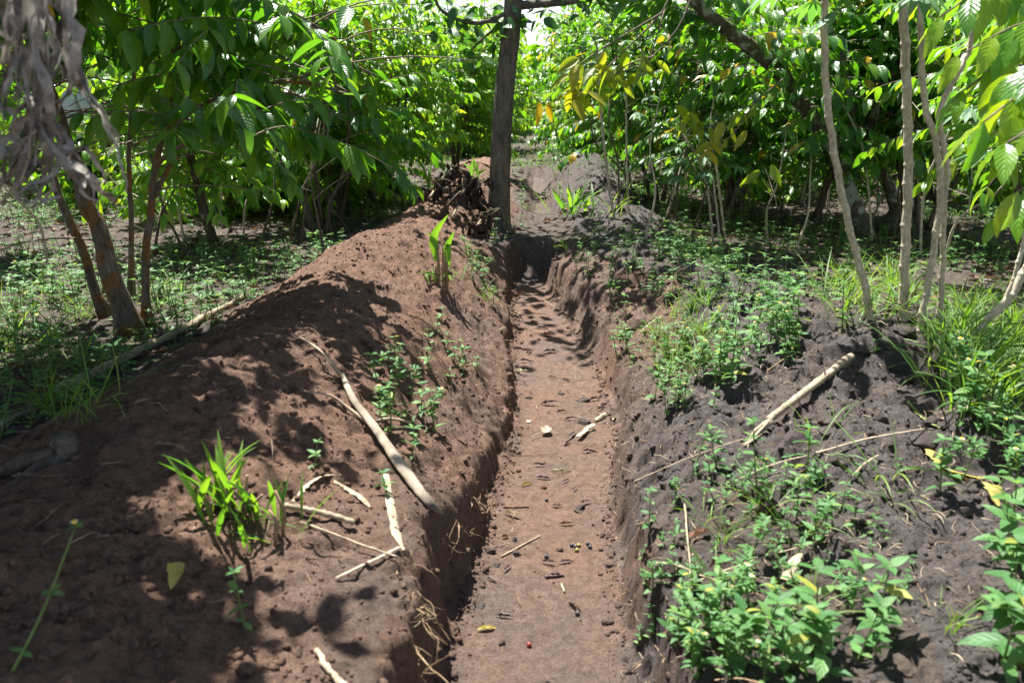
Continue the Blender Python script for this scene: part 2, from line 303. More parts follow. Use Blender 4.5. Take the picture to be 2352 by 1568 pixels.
# ------------------------------------------------------------------ mesh helpers
def unit(a): return a/np.maximum(np.linalg.norm(a, axis=-1, keepdims=True), 1e-9)
class MB:
    """Collects vertices, quads and per-vertex values of ONE mesh."""
    def __init__(s): s.v = []; s.f = []; s.n = 0; s.at = []; s.mi = []
    def add(s, V, F, lu=None, lv=None, rnd=None, mi=0):
        V = np.asarray(V, float).reshape(-1, 3); F = np.asarray(F, int).reshape(-1, 4); k = len(V)
        a = np.zeros((k, 3))
        if lu is not None: a[:, 0] = lu
        if lv is not None: a[:, 1] = lv
        if rnd is not None: a[:, 2] = rnd
        s.v.append(V); s.f.append(F+s.n); s.at.append(a); s.mi.append(np.full(len(F), mi)); s.n += k
    def arrays(s): return np.concatenate(s.v), np.concatenate(s.f), np.concatenate(s.at), np.concatenate(s.mi)
    def mesh(s, name, mats, extra=None, smooth_=True):
        V, F, A, MI = s.arrays(); return make_mesh(name, V, F, A, MI, mats, extra, smooth_)
    def build(s, name, mats, parent=None, smooth_=True): return link(name, s.mesh(name, mats, None, smooth_), parent)
def make_mesh(name, V, F, A, MI, mats, extra=None, smooth_=True):
    me = bpy.data.meshes.new(name); tri = F[:, 3] == F[:, 2]
    cnt = np.where(tri, 3, 4); keep = np.ones(F.shape, bool); keep[:, 3] = ~tri
    loops = F[keep]; starts = np.concatenate([[0], np.cumsum(cnt)[:-1]])
    me.vertices.add(len(V)); me.vertices.foreach_set('co', V.astype(np.float32).ravel())
    me.loops.add(len(loops)); me.loops.foreach_set('vertex_index', loops.astype(np.int32))
    me.polygons.add(len(F)); me.polygons.foreach_set('loop_start', starts.astype(np.int32))
    me.polygons.foreach_set('material_index', MI.astype(np.int32))
    me.update(calc_edges=True)
    if smooth_: me.polygons.foreach_set('use_smooth', np.ones(len(F), bool))
    for i, nm in enumerate(('lu', 'lv', 'rnd')):
        if A is not None and np.any(A[:, i]):
            a = me.attributes.new(nm, 'FLOAT', 'POINT'); a.data.foreach_set('value', A[:, i].astype(np.float32))
    for nm, val in (extra or {}).items():
        a = me.attributes.new(nm, 'FLOAT', 'POINT'); a.data.foreach_set('value', val.astype(np.float32))
    for m in (mats if isinstance(mats, (list, tuple)) else [mats]): me.materials.append(m)
    return me
def link(name, me, parent=None):
    o = bpy.data.objects.new(name, me); COL.objects.link(o)
    if parent is not None: o.parent = parent
    return o
def tag(o, label, cat, group=None, kind=None):
    o['label'] = label; o['category'] = cat
    if group: o['group'] = group
    if kind: o['kind'] = kind
    return o
def thing(name, label, cat, loc=(0, 0, 0), rz=0, group=None, scale=1.0):
    o = bpy.data.objects.new(name, None); COL.objects.link(o); o.empty_display_size = 0.1
    o.location = loc; o.rotation_euler = (0, 0, rz); o.scale = (scale,)*3
    return tag(o, label, cat, group)
def dup(root, loc, rz=0, label=None, group=None, scale=None):
    r = root.copy(); COL.objects.link(r); r.location = loc; r.rotation_euler = (0, 0, rz)
    if scale: r.scale = (scale,)*3
    if label: r['label'] = label
    if group: r['group'] = group
    for ch in root.children:
        c = ch.copy(); COL.objects.link(c); c.parent = r
        for g in ch.children:
            d = g.copy(); COL.objects.link(d); d.parent = c
    return r
def spline(pts, n):
    """Catmull-Rom through the points."""
    P = np.asarray(pts, float); k = len(P)
    if k == 2: return P[0] + (P[1]-P[0])*np.linspace(0, 1, n)[:, None]
    E = np.vstack([2*P[0]-P[1], P, 2*P[-1]-P[-2]]); out = []
    for t in np.linspace(0, k-1-1e-6, n):
        i = int(t); f = t-i; a, b, c, d = E[i:i+4]
        out.append(0.5*((2*b)+(c-a)*f+(2*a-5*b+4*c-d)*f*f+(3*b-a-3*c+d)*f**3))
    return np.array(out)
def tube(mb, P, R, sides=8, mi=0, rnd=0.0, lump=0.0, seed=0, flat=1.0):
    P = np.asarray(P, float); n = len(P); R = np.broadcast_to(np.asarray(R, float), (n,))
    T = unit(np.gradient(P, axis=0)); ref = np.array([0, 0, 1.0]) if abs(T[0, 2]) < 0.9 else np.array([1.0, 0, 0])
    U = np.zeros((n, 3)); u = unit(np.cross(ref, T[0]))
    for i in range(n):
        u = u - T[i]*np.dot(u, T[i]); u = u/np.linalg.norm(u); U[i] = u
    W = np.cross(T, U); a = np.arange(sides)/sides*2*np.pi
    rr = R[:, None]*np.ones((1, sides))
    if lump:
        rg = np.random.RandomState(seed); rr = rr*(1+lump*(rg.rand(n, sides)-0.5))
    V = P[:, None] + rr[..., None]*(np.cos(a)[None, :, None]*U[:, None] + flat*np.sin(a)[None, :, None]*W[:, None])
    i = np.arange(n-1)[:, None]*sides; j = np.arange(sides)[None]
    F = np.stack([i+j, i+(j+1) % sides, i+sides+(j+1) % sides, i+sides+j], -1).reshape(-1, 4)
    V = np.vstack([V.reshape(-1, 3), P[:1], P[-1:]]); c0 = n*sides; jj = np.arange(sides)
    F = np.vstack([F, np.stack([(jj+1) % sides, jj, np.full(sides, c0), np.full(sides, c0)], -1),
                   np.stack([(n-1)*sides+jj, (n-1)*sides+(jj+1) % sides, np.full(sides, c0+1), np.full(sides, c0+1)], -1)])
    mb.add(V, F, lv=np.concatenate([np.repeat(np.linspace(0, 1, n), sides), [0, 1]]), rnd=rnd, mi=mi)
SHAPES = {
    'coffee': lambda t: np.sin(np.pi*np.clip(t, 0, 1)**0.82)**0.85*(1-0.25*t**3) + 0.012,
    'round': lambda t: np.sin(np.pi*np.clip(t, 0, 1)**0.75)**0.65 + 0.012,
    'ovate': lambda t: np.sin(np.pi*np.clip(t, 0, 1)**0.66)**0.9 + 0.02,
    'blade': lambda t: np.clip(1.15*(t+0.25), 0, 1)*np.clip((1-t)*2.0, 0, 1)**0.8 + 0.015,
    'lance': lambda t: np.sin(np.pi*np.clip(t, 0, 1)**0.9)**0.8 + 0.02,
}
def leaves(mb, P, D, Nn, L, W, droop=0.4, rnd=0.5, nl=6, nh=1, fold=0.22, corr=0.0, kc=8, shape='coffee', twist=0.0, curl=0.0, mi=0):
    P = np.atleast_2d(np.asarray(P, float)); n = len(P); bc = lambda q: np.broadcast_to(np.asarray(q, float), (n,))
    L, W, droop, rnd, fold, twist, curl = map(bc, (L, W, droop, rnd, fold, twist, curl))
    D = unit(np.broadcast_to(np.asarray(D, float), (n, 3))); Nn = np.broadcast_to(np.asarray(Nn, float), (n, 3))
    S = unit(np.cross(D, Nn) + 1e-6); Nn = unit(np.cross(S, D))
    t = np.linspace(0, 1, nl+1); s = np.linspace(-1, 1, 2*nh+1)
    a = np.where(np.abs(droop) < 1e-3, 1e-3, droop)[:, None]
    ctr = P[:, None] + L[:, None, None]*((np.sin(a*t)/a)[..., None]*D[:, None] - ((1-np.cos(a*t))/a)[..., None]*Nn[:, None])
    nt = np.cos(a*t)[..., None]*Nn[:, None] + np.sin(a*t)[..., None]*D[:, None]
    Sb = np.broadcast_to(S[:, None], nt.shape)
    tw = (twist[:, None]*t)[..., None]; st = np.cos(tw)*Sb + np.sin(tw)*nt; nt = np.cos(tw)*nt - np.sin(tw)*Sb
    w = SHAPES[shape](t)[None]*W[:, None]*0.5
    ang = fold[:, None, None] + curl[:, None, None]*np.abs(s)[None, None]
    off = s[None, None]*w[..., None]; ab = np.abs(off)
    V = ctr[:, :, None] + (off*np.cos(ang))[..., None]*st[:, :, None] + (ab*np.sin(ang))[..., None]*nt[:, :, None]
    if corr:
        c = corr*w[..., None]*np.sin(2*np.pi*(kc*t[None, :, None] - 0.8*np.abs(s)[None, None]))*np.abs(s)[None, None]
        V = V + c[..., None]*nt[:, :, None]
    nv = (nl+1)*(2*nh+1); c_ = 2*nh+1
    i = np.arange(nl)[:, None]*c_; j = np.arange(2*nh)[None]
    f = np.stack([i+j, i+j+1, i+c_+j+1, i+c_+j], -1).reshape(-1, 4)
    F = (f[None] + (np.arange(n)*nv)[:, None, None]).reshape(-1, 4)
    lu = np.tile(np.tile(s, nl+1), n); lv = np.tile(np.repeat(t, c_), n)
    mb.add(V.reshape(-1, 3), F, lu=lu, lv=lv, rnd=np.repeat(rnd, nv), mi=mi)
def ribbon(mb, P, w, side, roll=0.8, mi=0, rnd=0.5, nh=2):
    P = np.asarray(P, float); n = len(P); T = unit(np.gradient(P, axis=0)); w = np.broadcast_to(np.asarray(w, float), (n,))
    side = np.broadcast_to(np.asarray(side, float), (n, 3)); S = unit(side - T*np.sum(side*T, -1, keepdims=True)); Nn = np.cross(T, S)
    s = np.linspace(-1, 1, 2*nh+1); roll = np.broadcast_to(np.asarray(roll, float), (n,)); ang = s[None]*roll[:, None]
    V = P[:, None] + (w[:, None]*0.5*np.sin(ang)/np.maximum(roll[:, None], .05))[..., None]*S[:, None] + (w[:, None]*0.5*(1-np.cos(ang))/np.maximum(roll[:, None], .05))[..., None]*Nn[:, None]
    c_ = 2*nh+1; i = np.arange(n-1)[:, None]*c_; j = np.arange(2*nh)[None]
    F = np.stack([i+j, i+j+1, i+c_+j+1, i+c_+j], -1).reshape(-1, 4)
    mb.add(V.reshape(-1, 3), F, lu=np.tile(s, n), lv=np.repeat(np.linspace(0, 1, n), c_), rnd=rnd, mi=mi)
_phi = (1+5**.5)/2
def ball(mb, c, r, seed=0, lump=0.25, seg=10, rings=7, sq=(1, 1, 1), mi=0, sharp=1):
    rg = np.random.RandomState(seed); th = np.linspace(0, np.pi, rings+1); ph = np.arange(seg)/seg*2*np.pi
    V = np.stack([np.sin(th)[:, None]*np.cos(ph), np.sin(th)[:, None]*np.sin(ph), np.cos(th)[:, None]*np.ones(seg)], -1)
    q = V.reshape(-1, 3)
    if lump:
        k = rg.randn(7, 3)*2.4; o = rg.rand(7)*6.28; d = np.sum(np.sin(q@k.T + o), 1)/7; k2 = rg.randn(7, 3)*6; d = d + 0.5*np.sum(np.sin(q@k2.T + o), 1)/7
        q = q*(1+lump*d[:, None]*1.6)
    q = q*np.array(sq)*r + np.asarray(c, float)
    i = np.arange(rings)[:, None]*seg; j = np.arange(seg)[None]
    F = np.stack([i+j, i+seg+j, i+seg+(j+1) % seg, i+(j+1) % seg], -1).reshape(-1, 4)
    mb.add(q, F, mi=mi, rnd=rg.rand())
def replicate(mb, arr, pos, rz, sc_, tilt=None, rs=None, rnd_add=None):
    """Many copies of one small plant in one mesh."""
    V, F, A, MI = arr; n = len(pos); c, s = np.cos(rz), np.sin(rz); rg = np.random.RandomState(rs or 1)
    W = V[None]*sc_[:, None, None]
    tx = rg.randn(n)*0.18 if tilt is None else tilt; ty = rg.randn(n)*0.18
    z = W[..., 2]; X = W[..., 0] + z*tx[:, None]; Y = W[..., 1] + z*ty[:, None]
    Q = np.stack([X*c[:, None]-Y*s[:, None], X*s[:, None]+Y*c[:, None], z], -1) + pos[:, None]
    FF = (F[None] + (np.arange(n)*len(V))[:, None, None]).reshape(-1, 4)
    rn = A[None, :, 2] + (rnd_add[:, None] if rnd_add is not None else 0)
    mb.add(Q.reshape(-1, 3), FF, lu=np.tile(A[:, 0], n), lv=np.tile(A[:, 1], n), rnd=np.clip(rn, 0.001, 1).ravel() if rnd_add is not None else np.tile(A[:, 2], n))
    mb.mi[-1] = np.tile(MI, n)

# ------------------------------------------------------------------ the ground, cut into its named pieces
def build_land():
    xs = np.arange(-2.55, 2.65, 0.0105); gx = []; d = 0.012; q = 2.65
    while q < 130: gx.append(q); q += d; d *= 1.075
    gn = []; d = 0.012; q = -2.55-0.0105
    while q > -130: gn.append(q); q -= d; d *= 1.075
    X = np.concatenate([np.array(gn)[::-1], xs, np.array(gx)])
    Y = [1.3]; 
    while Y[-1] < 140: Y.append(Y[-1] + (0.0047*Y[-1] if Y[-1] < 9 else 0.0047*Y[-1]*(Y[-1]/9)**1.1))
    Y = np.array(Y); Y = np.concatenate([np.linspace(-25, -2, 24), np.arange(-1.8, 1.28, 0.07), Y])
    XX, YY = np.meshgrid(X, Y); hgt, inc, bl, br, rough = land(XX.ravel(), YY.ravel())
    V = np.stack([XX.ravel(), YY.ravel(), hgt], -1); nx, ny = len(X), len(Y)
    i = (np.arange(ny-1)[:, None]*nx); j = np.arange(nx-1)[None]
    F = np.stack([i+j, i+j+1, i+nx+j+1, i+nx+j], -1).reshape(-1, 4)
    x, y = V[:, 0], V[:, 1]; xl, xr = trench_edges(y)
    red = np.clip(bl/0.10, 0, 1)*1.0
    red = np.maximum(red, inc*np.where(x < 0.5*(xl+xr), 0.72, (lambda k_: .70*(1-k_) + k_*np.interp(y, [0, 3.2, 4.4, 6], [.16, .24, .70, .70]))(smooth(-.10, .10, x-xr-.02+.16*fbm(x, y, 5, 3, 131))))*(1-0.5*smooth(7.0, 7.5, y)))
    red = np.maximum(red, smooth(0.35, 0.0, x-xr)*smooth(-.05, 0, x-xr)*0.12*smooth(3.5, 5, y))
    red = np.maximum(red, np.where((x < xl+.02) & (x > xl-1.2), 0.82*smooth(7.6, 6.8, y), 0))
    red = np.where(np.clip(br/0.06, 0, 1)*(1-inc) > 0.3, np.minimum(red, 0.16 + 0.25*smooth(4.5, 6.5, y) + .25*smooth(8.5, 9.5, y)), red)
    litter = np.clip(1 - np.maximum(np.clip(bl/0.05, 0, 1), inc), 0, 1)*np.where(br > 0.04, 0.0, 1.0)
    fc = F[:, 0]; lab = np.zeros(len(F), int)
    lab[(bl[fc] > 0.03)] = 2; lab[(br[fc] > 0.03)] = 3; lab[inc[fc] > 0.5] = 1
    for k, (nm, label, cat) in enumerate((('ground', 'dark field soil with leaf litter under the coffee trees', 'ground'), ('trench', 'reddish trench with trodden floor and rough cut walls', 'trench'),
                                          ('soil_bank', 'red-brown bank of dug earth piled beside the trench', 'soil bank'), ('soil_bank', 'low dark grey bank of dug earth with weeds and straw', 'soil bank'))):
        f = F[lab == k]; used, inv = np.unique(f, return_inverse=True)
        me = make_mesh(nm, V[used], inv.reshape(-1, 4), None, np.zeros(len(f), int), M['soil'], {'red': red[used], 'litter': litter[used]})
        tag(link(nm, me), label, cat, kind='structure')
build_land()

# ------------------------------------------------------------------ coffee trees
def coffee_parts(seed, stems, branch_from=0.35, blen=(0.45, 0.95), step=0.13, leafL=(0.15, 0.21), nl=5, nh=1, corr=0.0, keep=None, berries=0.0, rmin=0.0, sides=6, leaf_step=0.075, bare=0.22, hang=0.45, rnd_rng=(0.02, 1.0)):
    """stems: list of (points, r0, r1). Returns stem meshes, branch MB, foliage MB, berry MB."""
    rg = np.random.RandomState(seed); ms = []; mbB = MB(); mbF = MB(); mbR = MB(); nb = 0
    Pl = []; Dl = []; Nl = []
    for (pts, r0, r1) in stems:
        n = 14; P = spline(pts, n); mb = MB()
        P[1:-1] += rg.randn(n-2, 3)*r0*0.22
        R = np.linspace(r0, r1, n)*(1+0.10*(rg.rand(n)-0.5)); R[0] *= 1.7; R[1] *= 1.2
        tube(mb, P, R, max(sides, 8), lump=0.16, seed=seed); ms.append(mb)
        seglen = np.linalg.norm(np.diff(P, axis=0), axis=1); tot = seglen.sum(); cum = np.concatenate([[0], np.cumsum(seglen)])
        d = branch_from; a0 = rg.rand()*6.28
        while d < tot:
            q = np.array([np.interp(d, cum, P[:, k]) for k in range(3)]); fr = (d-branch_from)/max(tot-branch_from, .1)
            for sgn in (0, np.pi):
                if rg.rand() < 0.10: continue
                a = a0 + sgn + rg.randn()*0.3; Lb = rg.uniform(*blen)*(1-0.55*fr**2)
                up = 0.25 - 0.1*rg.rand() + 0.35*fr
                dirv = np.array([math.cos(a), math.sin(a), up]); m = 7; tt = np.linspace(0, 1, m)
                sag = -0.42*Lb*rg.uniform(0.6, 1.3)*(1-0.6*fr)
                BP = q + np.outer(tt*Lb, dirv) + np.outer(tt**2*sag, [0, 0, 1]) + np.outer(tt**2, rg.randn(3)*0.06)
                if keep is not None and not keep(BP[-1]):
                    if rg.rand() < 0.85: continue
                tube(mbB, BP, np.linspace(0.0055, 0.002, m), 4); nb += 1
                T = unit(np.gradient(BP, axis=0)); k = int(Lb*(1-bare)/leaf_step)
                for e in range(k+1):
                    f = bare + (1-bare)*e/max(k, 1); pb = np.array([np.interp(f, tt, BP[:, c]) for c in range(3)]); tb = np.array([np.interp(f, tt, T[:, c]) for c in range(3)])
                    side = np.cross(tb, [0, 0, 1]); side /= np.linalg.norm(side)+1e-9
                    if berries and rg.rand() < berries:
                        for _ in range(rg.randint(3, 9)):
                            ball(mbR, pb + rg.randn(3)*0.013, rg.uniform(0.006, 0.0085), lump=0, seg=5, rings=4, mi=0 if rg.rand() < 0.9 else 1)
                    for s2 in (-1, 1):
                        if rg.rand() < 0.13: continue
                        dd = tb*(0.45+0.4*f*rg.rand()) + side*s2*(0.9-0.4*f*rg.rand()) + np.array([0, 0, -hang*rg.uniform(0.3, 1.7)]) + rg.randn(3)*0.13
                        nn = np.array([0, 0, 1.0]) + side*s2*0.25 + rg.randn(3)*0.30
                        Pl.append(pb); Dl.append(dd); Nl.append(nn)
            d += step*rg.uniform(0.8, 1.25); a0 += np.pi/2 + rg.randn()*0.2
        tip = P[-1]
        for _ in range(5):
            a = rg.rand()*6.28; Pl.append(tip); Dl.append([math.cos(a), math.sin(a), 0.5]); Nl.append([0, 0, 1])
    Pl, Dl, Nl = map(np.array, (Pl, Dl, Nl)); n = len(Pl)
    if keep is not None:
        ok = np.array([keep(p + unit(d)*0.15) and keep(p) for p, d in zip(Pl, Dl)]); Pl, Dl, Nl = Pl[ok], Dl[ok], Nl[ok]; n = len(Pl)
    L = (leafL[0]*.8 + (leafL[1]*1.1-leafL[0]*.8)*rg.beta(2.2, 2.0, n))*np.where(rg.rand(n) < .16, rg.uniform(.4, .75, n), 1.0); rnd = np.clip(rg.beta(1.7, 2.2, n), *rnd_rng); yel = rg.rand(n) < 0.03; rnd[yel & (rnd_rng[1] > .95)] = 0.985
    leaves(mbF, Pl, Dl, Nl, L, L*rg.uniform(0.36, 0.47, n), rg.uniform(0.25, 1.1, n), rnd, nl, nh, 0.20+0.15*rg.rand(n), corr, 8, 'coffee', rg.randn(n)*0.25)
    return ms, mbB, mbF, mbR
def coffee_tree(seed, stems, label, loc, bark='bark', leaf='coffee', group=None, rz=0, name='coffee_tree', **kw):
    t = thing(name, label, 'coffee tree', loc, rz, group)
    ms, b, f, r = coffee_parts(seed, stems, **kw)
    for m in ms: m.build('stem', M[bark], t)
    b.build('branches' if False else 'branchwork', M['twig'], t); f.build('foliage', M[leaf], t)
    if r.n: o = r.build('berry_cluster', [M['berry_green'], M['berry_red']], t); o['kind'] = 'stuff'
    return t
def stem_set(rg, n, h, spread=0.35, r=0.028):
    out = []
    for k in range(n):
        a = rg.rand()*6.28; b = np.array([math.cos(a), math.sin(a), 0])*0.10*rg.rand(); tp = np.array([math.cos(a), math.sin(a), 0])*spread*rg.uniform(0.5, 1.4)
        hh = h*rg.uniform(0.82, 1.1)
        out.append(([b + [0, 0, -0.05], b + tp*0.45 + [0, 0, hh*0.35], b + tp*0.9 + [0, 0, hh*0.7], b + tp*1.0 + [rg.randn()*0.05, rg.randn()*0.05, hh]], r*rg.uniform(0.7, 1.25), 0.008))
    return out

# ------------------------------------------------------------------ coffee trees close to the camera
rgA = np.random.RandomState(11)
def rel(pts, base): return [np.asarray(p)-base for p in pts]
def A_(u, v, y, base): return px(u, v, y)-base
# the near tree beside the red bank: a thick rusty stem and slimmer shoots
bA = gnd(300, 765)
stA = [([[0, 0, -.08], A_(262, 640, bA[1]+.02, bA), A_(218, 500, bA[1]+.05, bA), A_(165, 360, bA[1]+.05, bA), A_(60, 60, bA[1]+.1, bA)], 0.066, 0.03),
       ([A_(240, 690, bA[1]+.18, bA)-[0, 0, .1], A_(195, 590, bA[1]+.2, bA), A_(130, 430, bA[1]+.25, bA), A_(95, 250, bA[1]+.3, bA), A_(60, 0, bA[1]+.3, bA)], 0.030, 0.015),
       ([A_(338, 735, bA[1]+.12, bA)-[0, 0, .05], A_(335, 640, bA[1]+.12, bA), A_(348, 480, bA[1]+.12, bA), A_(375, 290, bA[1]+.1, bA), A_(405, 90, bA[1], bA), A_(420, -160, bA[1], bA)], 0.027, 0.012),
       ([A_(296, 650, bA[1]+.45, bA)-[0, 0, .1], A_(300, 480, bA[1]+.45, bA), A_(297, 330, bA[1]+.4, bA), A_(312, 150, bA[1]+.35, bA), A_(330, -120, bA[1]+.3, bA)], 0.018, 0.008),
       ([A_(352, 450, bA[1]+.12, bA), A_(430, 330, bA[1]+.35, bA), A_(560, 235, bA[1]+.3, bA), A_(670, 215, bA[1]+.45, bA), A_(740, 250, bA[1]+.5, bA)], 0.014, 0.006),
       ([A_(385, 230, bA[1]+.08, bA), A_(470, 130, bA[1]+.15, bA), A_(600, 60, bA[1]+.1, bA), A_(720, 60, bA[1]+.2, bA), A_(790, 110, bA[1]+.3, bA)], 0.014, 0.006),
       ([A_(400, 120, bA[1], bA), A_(500, -60, bA[1]-.1, bA), A_(640, -150, bA[1]-.2, bA), A_(740, -120, bA[1]-.2, bA)], 0.014, 0.006),
       ([A_(398, 110, bA[1], bA), A_(560, 70, bA[1]+.05, bA), A_(720, 105, bA[1]+.15, bA), A_(865, 175, bA[1]+.2, bA)], 0.014, 0.005),
       ([A_(372, 300, bA[1]+.1, bA), A_(520, 215, bA[1]-.1, bA), A_(680, 190, bA[1]-.25, bA), A_(830, 225, bA[1]-.3, bA)], 0.013, 0.005),
       ([A_(360, 380, bA[1]+.1, bA), A_(420, 330, bA[1]-.3, bA), A_(500, 290, bA[1]-.6, bA), A_(580, 330, bA[1]-.8, bA)], 0.012, 0.005)]
lit_c = gnd(690, 1175); lit_d = gnd(520, 1150)
def sun_gap(w):                             # a gap in the crown through which the sun reaches the cut grass and stalks
    k = (w[2]-.22)/SUN_TO[2]; qx, qy = w[0]-SUN_TO[0]*k, w[1]-SUN_TO[1]*k
    return ((qx-lit_c[0])/.30)**2 + ((qy-lit_c[1])/.27)**2 < 1 or ((qx-lit_d[0])/.15)**2 + ((qy-lit_d[1])/.20)**2 < 1
_b = sorted([tuple(gnd(u, v)[:2]) for u, v in ((640, 625), (880, 645), (955, 760), (1000, 900), (1040, 1010), (1060, 1120))]); _bx, _by = [q[0] for q in _b], [q[1] for q in _b]
def in_lit(w):                              # crowns stay open toward the sun over the sunlit part of the bank and the trench
    k = (w[2]-.15)/SUN_TO[2]; qx, qy = w[0]-SUN_TO[0]*k, w[1]-SUN_TO[1]*k
    return -1.6 < qx < .9 and np.interp(qx, _bx, _by) < qy < 7.3
def keepA(p):
    w = p + bA
    if w[2] < 1.02 and w[0] < -1.45: return False                       # stems stand bare below the crown
    if sun_gap(w) or in_lit(w): return False
    if w[1] > 5.25 or w[0] > -0.60: return False
    if w[2] < (0.86 if w[0] < -1.75 else 0.74): return False
    if -2.75 < w[0] < -2.0 and w[2] < 1.45 and w[1] < 5.2: return False # an opening beside the stems
    return True
coffee_tree(5, stA, 'old coffee tree with rust-stained leaning trunk and slim shoots beside the red bank', bA, bark='rust_bark', branch_from=0.45, blen=(0.55, 1.2), step=0.085, leafL=(0.12, 0.195), nl=8, nh=2, corr=0.08, keep=keepA, leaf_step=0.058, bare=0.30, hang=0.7, rnd_rng=(0.02, 0.90))
# its neighbours
def T_(u, v): 
    p = gnd(u, v); return p
def auto(seed, loc, label, n=3, h=2.5, spread=0.4, r=0.026, leaf='coffee', bark='bark', **kw):
    kw = dict(dict(branch_from=0.75, nl=5, nh=1, step=0.13), **kw)
    return coffee_tree(seed, stem_set(np.random.RandomState(seed), n, h, spread, r), label, loc, bark=bark, leaf=leaf, **kw)
bB = gnd(728, 535)
stB = [([[0, 0, -.05], A_(700, 470, bB[1], bB), A_(650, 370, bB[1], bB), A_(600, 250, bB[1]+.1, bB), A_(560, 60, bB[1]+.2, bB)], 0.045, 0.016),
       ([[.05, .08, -.05], A_(728, 430, bB[1], bB), A_(722, 340, bB[1], bB), A_(715, 200, bB[1]+.1, bB), A_(720, 0, bB[1]+.2, bB)], 0.020, 0.01),
       ([[.09, .03, -.05], A_(762, 460, bB[1], bB), A_(790, 390, bB[1], bB), A_(800, 300, bB[1], bB), A_(815, 100, bB[1]-.1, bB)], 0.022, 0.01)]
coffee_tree(6, stB, 'coffee tree with dark forked stems standing where the red bank meets the field', bB, branch_from=0.95, blen=(0.5, 1.0), step=0.11, leafL=(0.16, 0.23), nl=6, nh=1, corr=0.12, leaf_step=0.085, leaf='coffee', keep=lambda p: not in_lit(p + bB))
# trees just outside the picture that shade the red bank
def over_set(rg, n, reach):                 # stems that rise straight and then arch over the bank
    out = []
    for k in range(n):
        q = np.array([rg.randn()*.08, rg.randn()*.08, 0]); e = np.array([rg.uniform(.25, reach), rg.uniform(-.6, .6), 0]); h = rg.uniform(2.2, 2.75)
        out.append(([q-[0, 0, .05], q+[.02, 0, .8], q+e*.12+[0, 0, 1.45], q+e*.55+[0, 0, 2.0], q+e+[0, 0, h]], .026*rg.uniform(.7, 1.2), .008))
    return out
for sd, x_, y_, ns, rc_, lab in ((21, -2.65, 2.75, 7, 1.7, 'coffee tree with high dark crown at the near end of the red bank'), (22, -2.9, 3.85, 8, 1.9, 'coffee tree between the hanging dry leaf and the rusty trunk'), (23, -2.3, 1.75, 5, 1.4, 'coffee tree beside the banana plant at the near edge of the field')):
    coffee_tree(sd, over_set(np.random.RandomState(sd), ns, rc_), lab, (x_, y_, HA(np.array([x_]), np.array([y_]))[0]), blen=(.5, 1.0), nl=6, corr=.08, leafL=(.13, .19), branch_from=1.5, step=.07, leaf_step=.06, hang=.5,
                keep=lambda p, x_=x_, y_=y_: p[2] > 1.60 and p[0]+x_ < -.55 and not sun_gap(np.array([p[0]+x_, p[1]+y_, p[2]])) and not in_lit(np.array([p[0]+x_, p[1]+y_, p[2]])) and (p[1]+y_ > 2.08 or p[0]+x_ < -1.95) and not (p[1]+y_ > 4.2 and p[2] < 1.75))
# the leaning lichen trunk on the far side of the dark bank
bD = gnd(1985, 545); yD = bD[1]
stD = [([[0, 0, -.08], A_(1955, 470, yD, bD), A_(1915, 350, yD, bD), A_(1855, 250, yD-.1, bD), A_(1780, 170, yD-.3, bD), A_(1690, 80, yD-.5, bD), A_(1590, -20, yD-.7, bD), A_(1500, -130, yD-.9, bD)], 0.085, 0.05),
       ([A_(1915, 350, yD, bD), A_(1955, 280, yD+.1, bD), A_(1940, 150, yD+.1, bD), A_(1890, 20, yD+.1, bD), A_(1870, -140, yD+.1, bD)], 0.04, 0.02),
       ([[.28, .2, -.05], A_(2055, 470, yD+.2, bD), A_(2025, 380, yD+.2, bD), A_(2000, 300, yD+.3, bD), A_(2040, 200, yD+.3, bD), A_(2085, 60, yD+.3, bD), A_(2110, -130, yD+.3, bD)], 0.07, 0.03)]
def keepD(p):
    w = p + bD
    if w[1] < 5.6 and w[0] < 2.3: return False
    return w[2] > 0.62 and not (w[0] < 1.25 and w[2] < 1.5)
coffee_tree(7, stD, 'old coffee tree with thick lichen-blotched trunk leaning over the dark bank', bD, bark='lichen_bark', branch_from=1.0, blen=(0.55, 1.15), step=0.085, leafL=(0.15, 0.22), nl=6, nh=1, corr=0.12, berries=0.16, keep=keepD, leaf_step=0.08, bare=0.25)
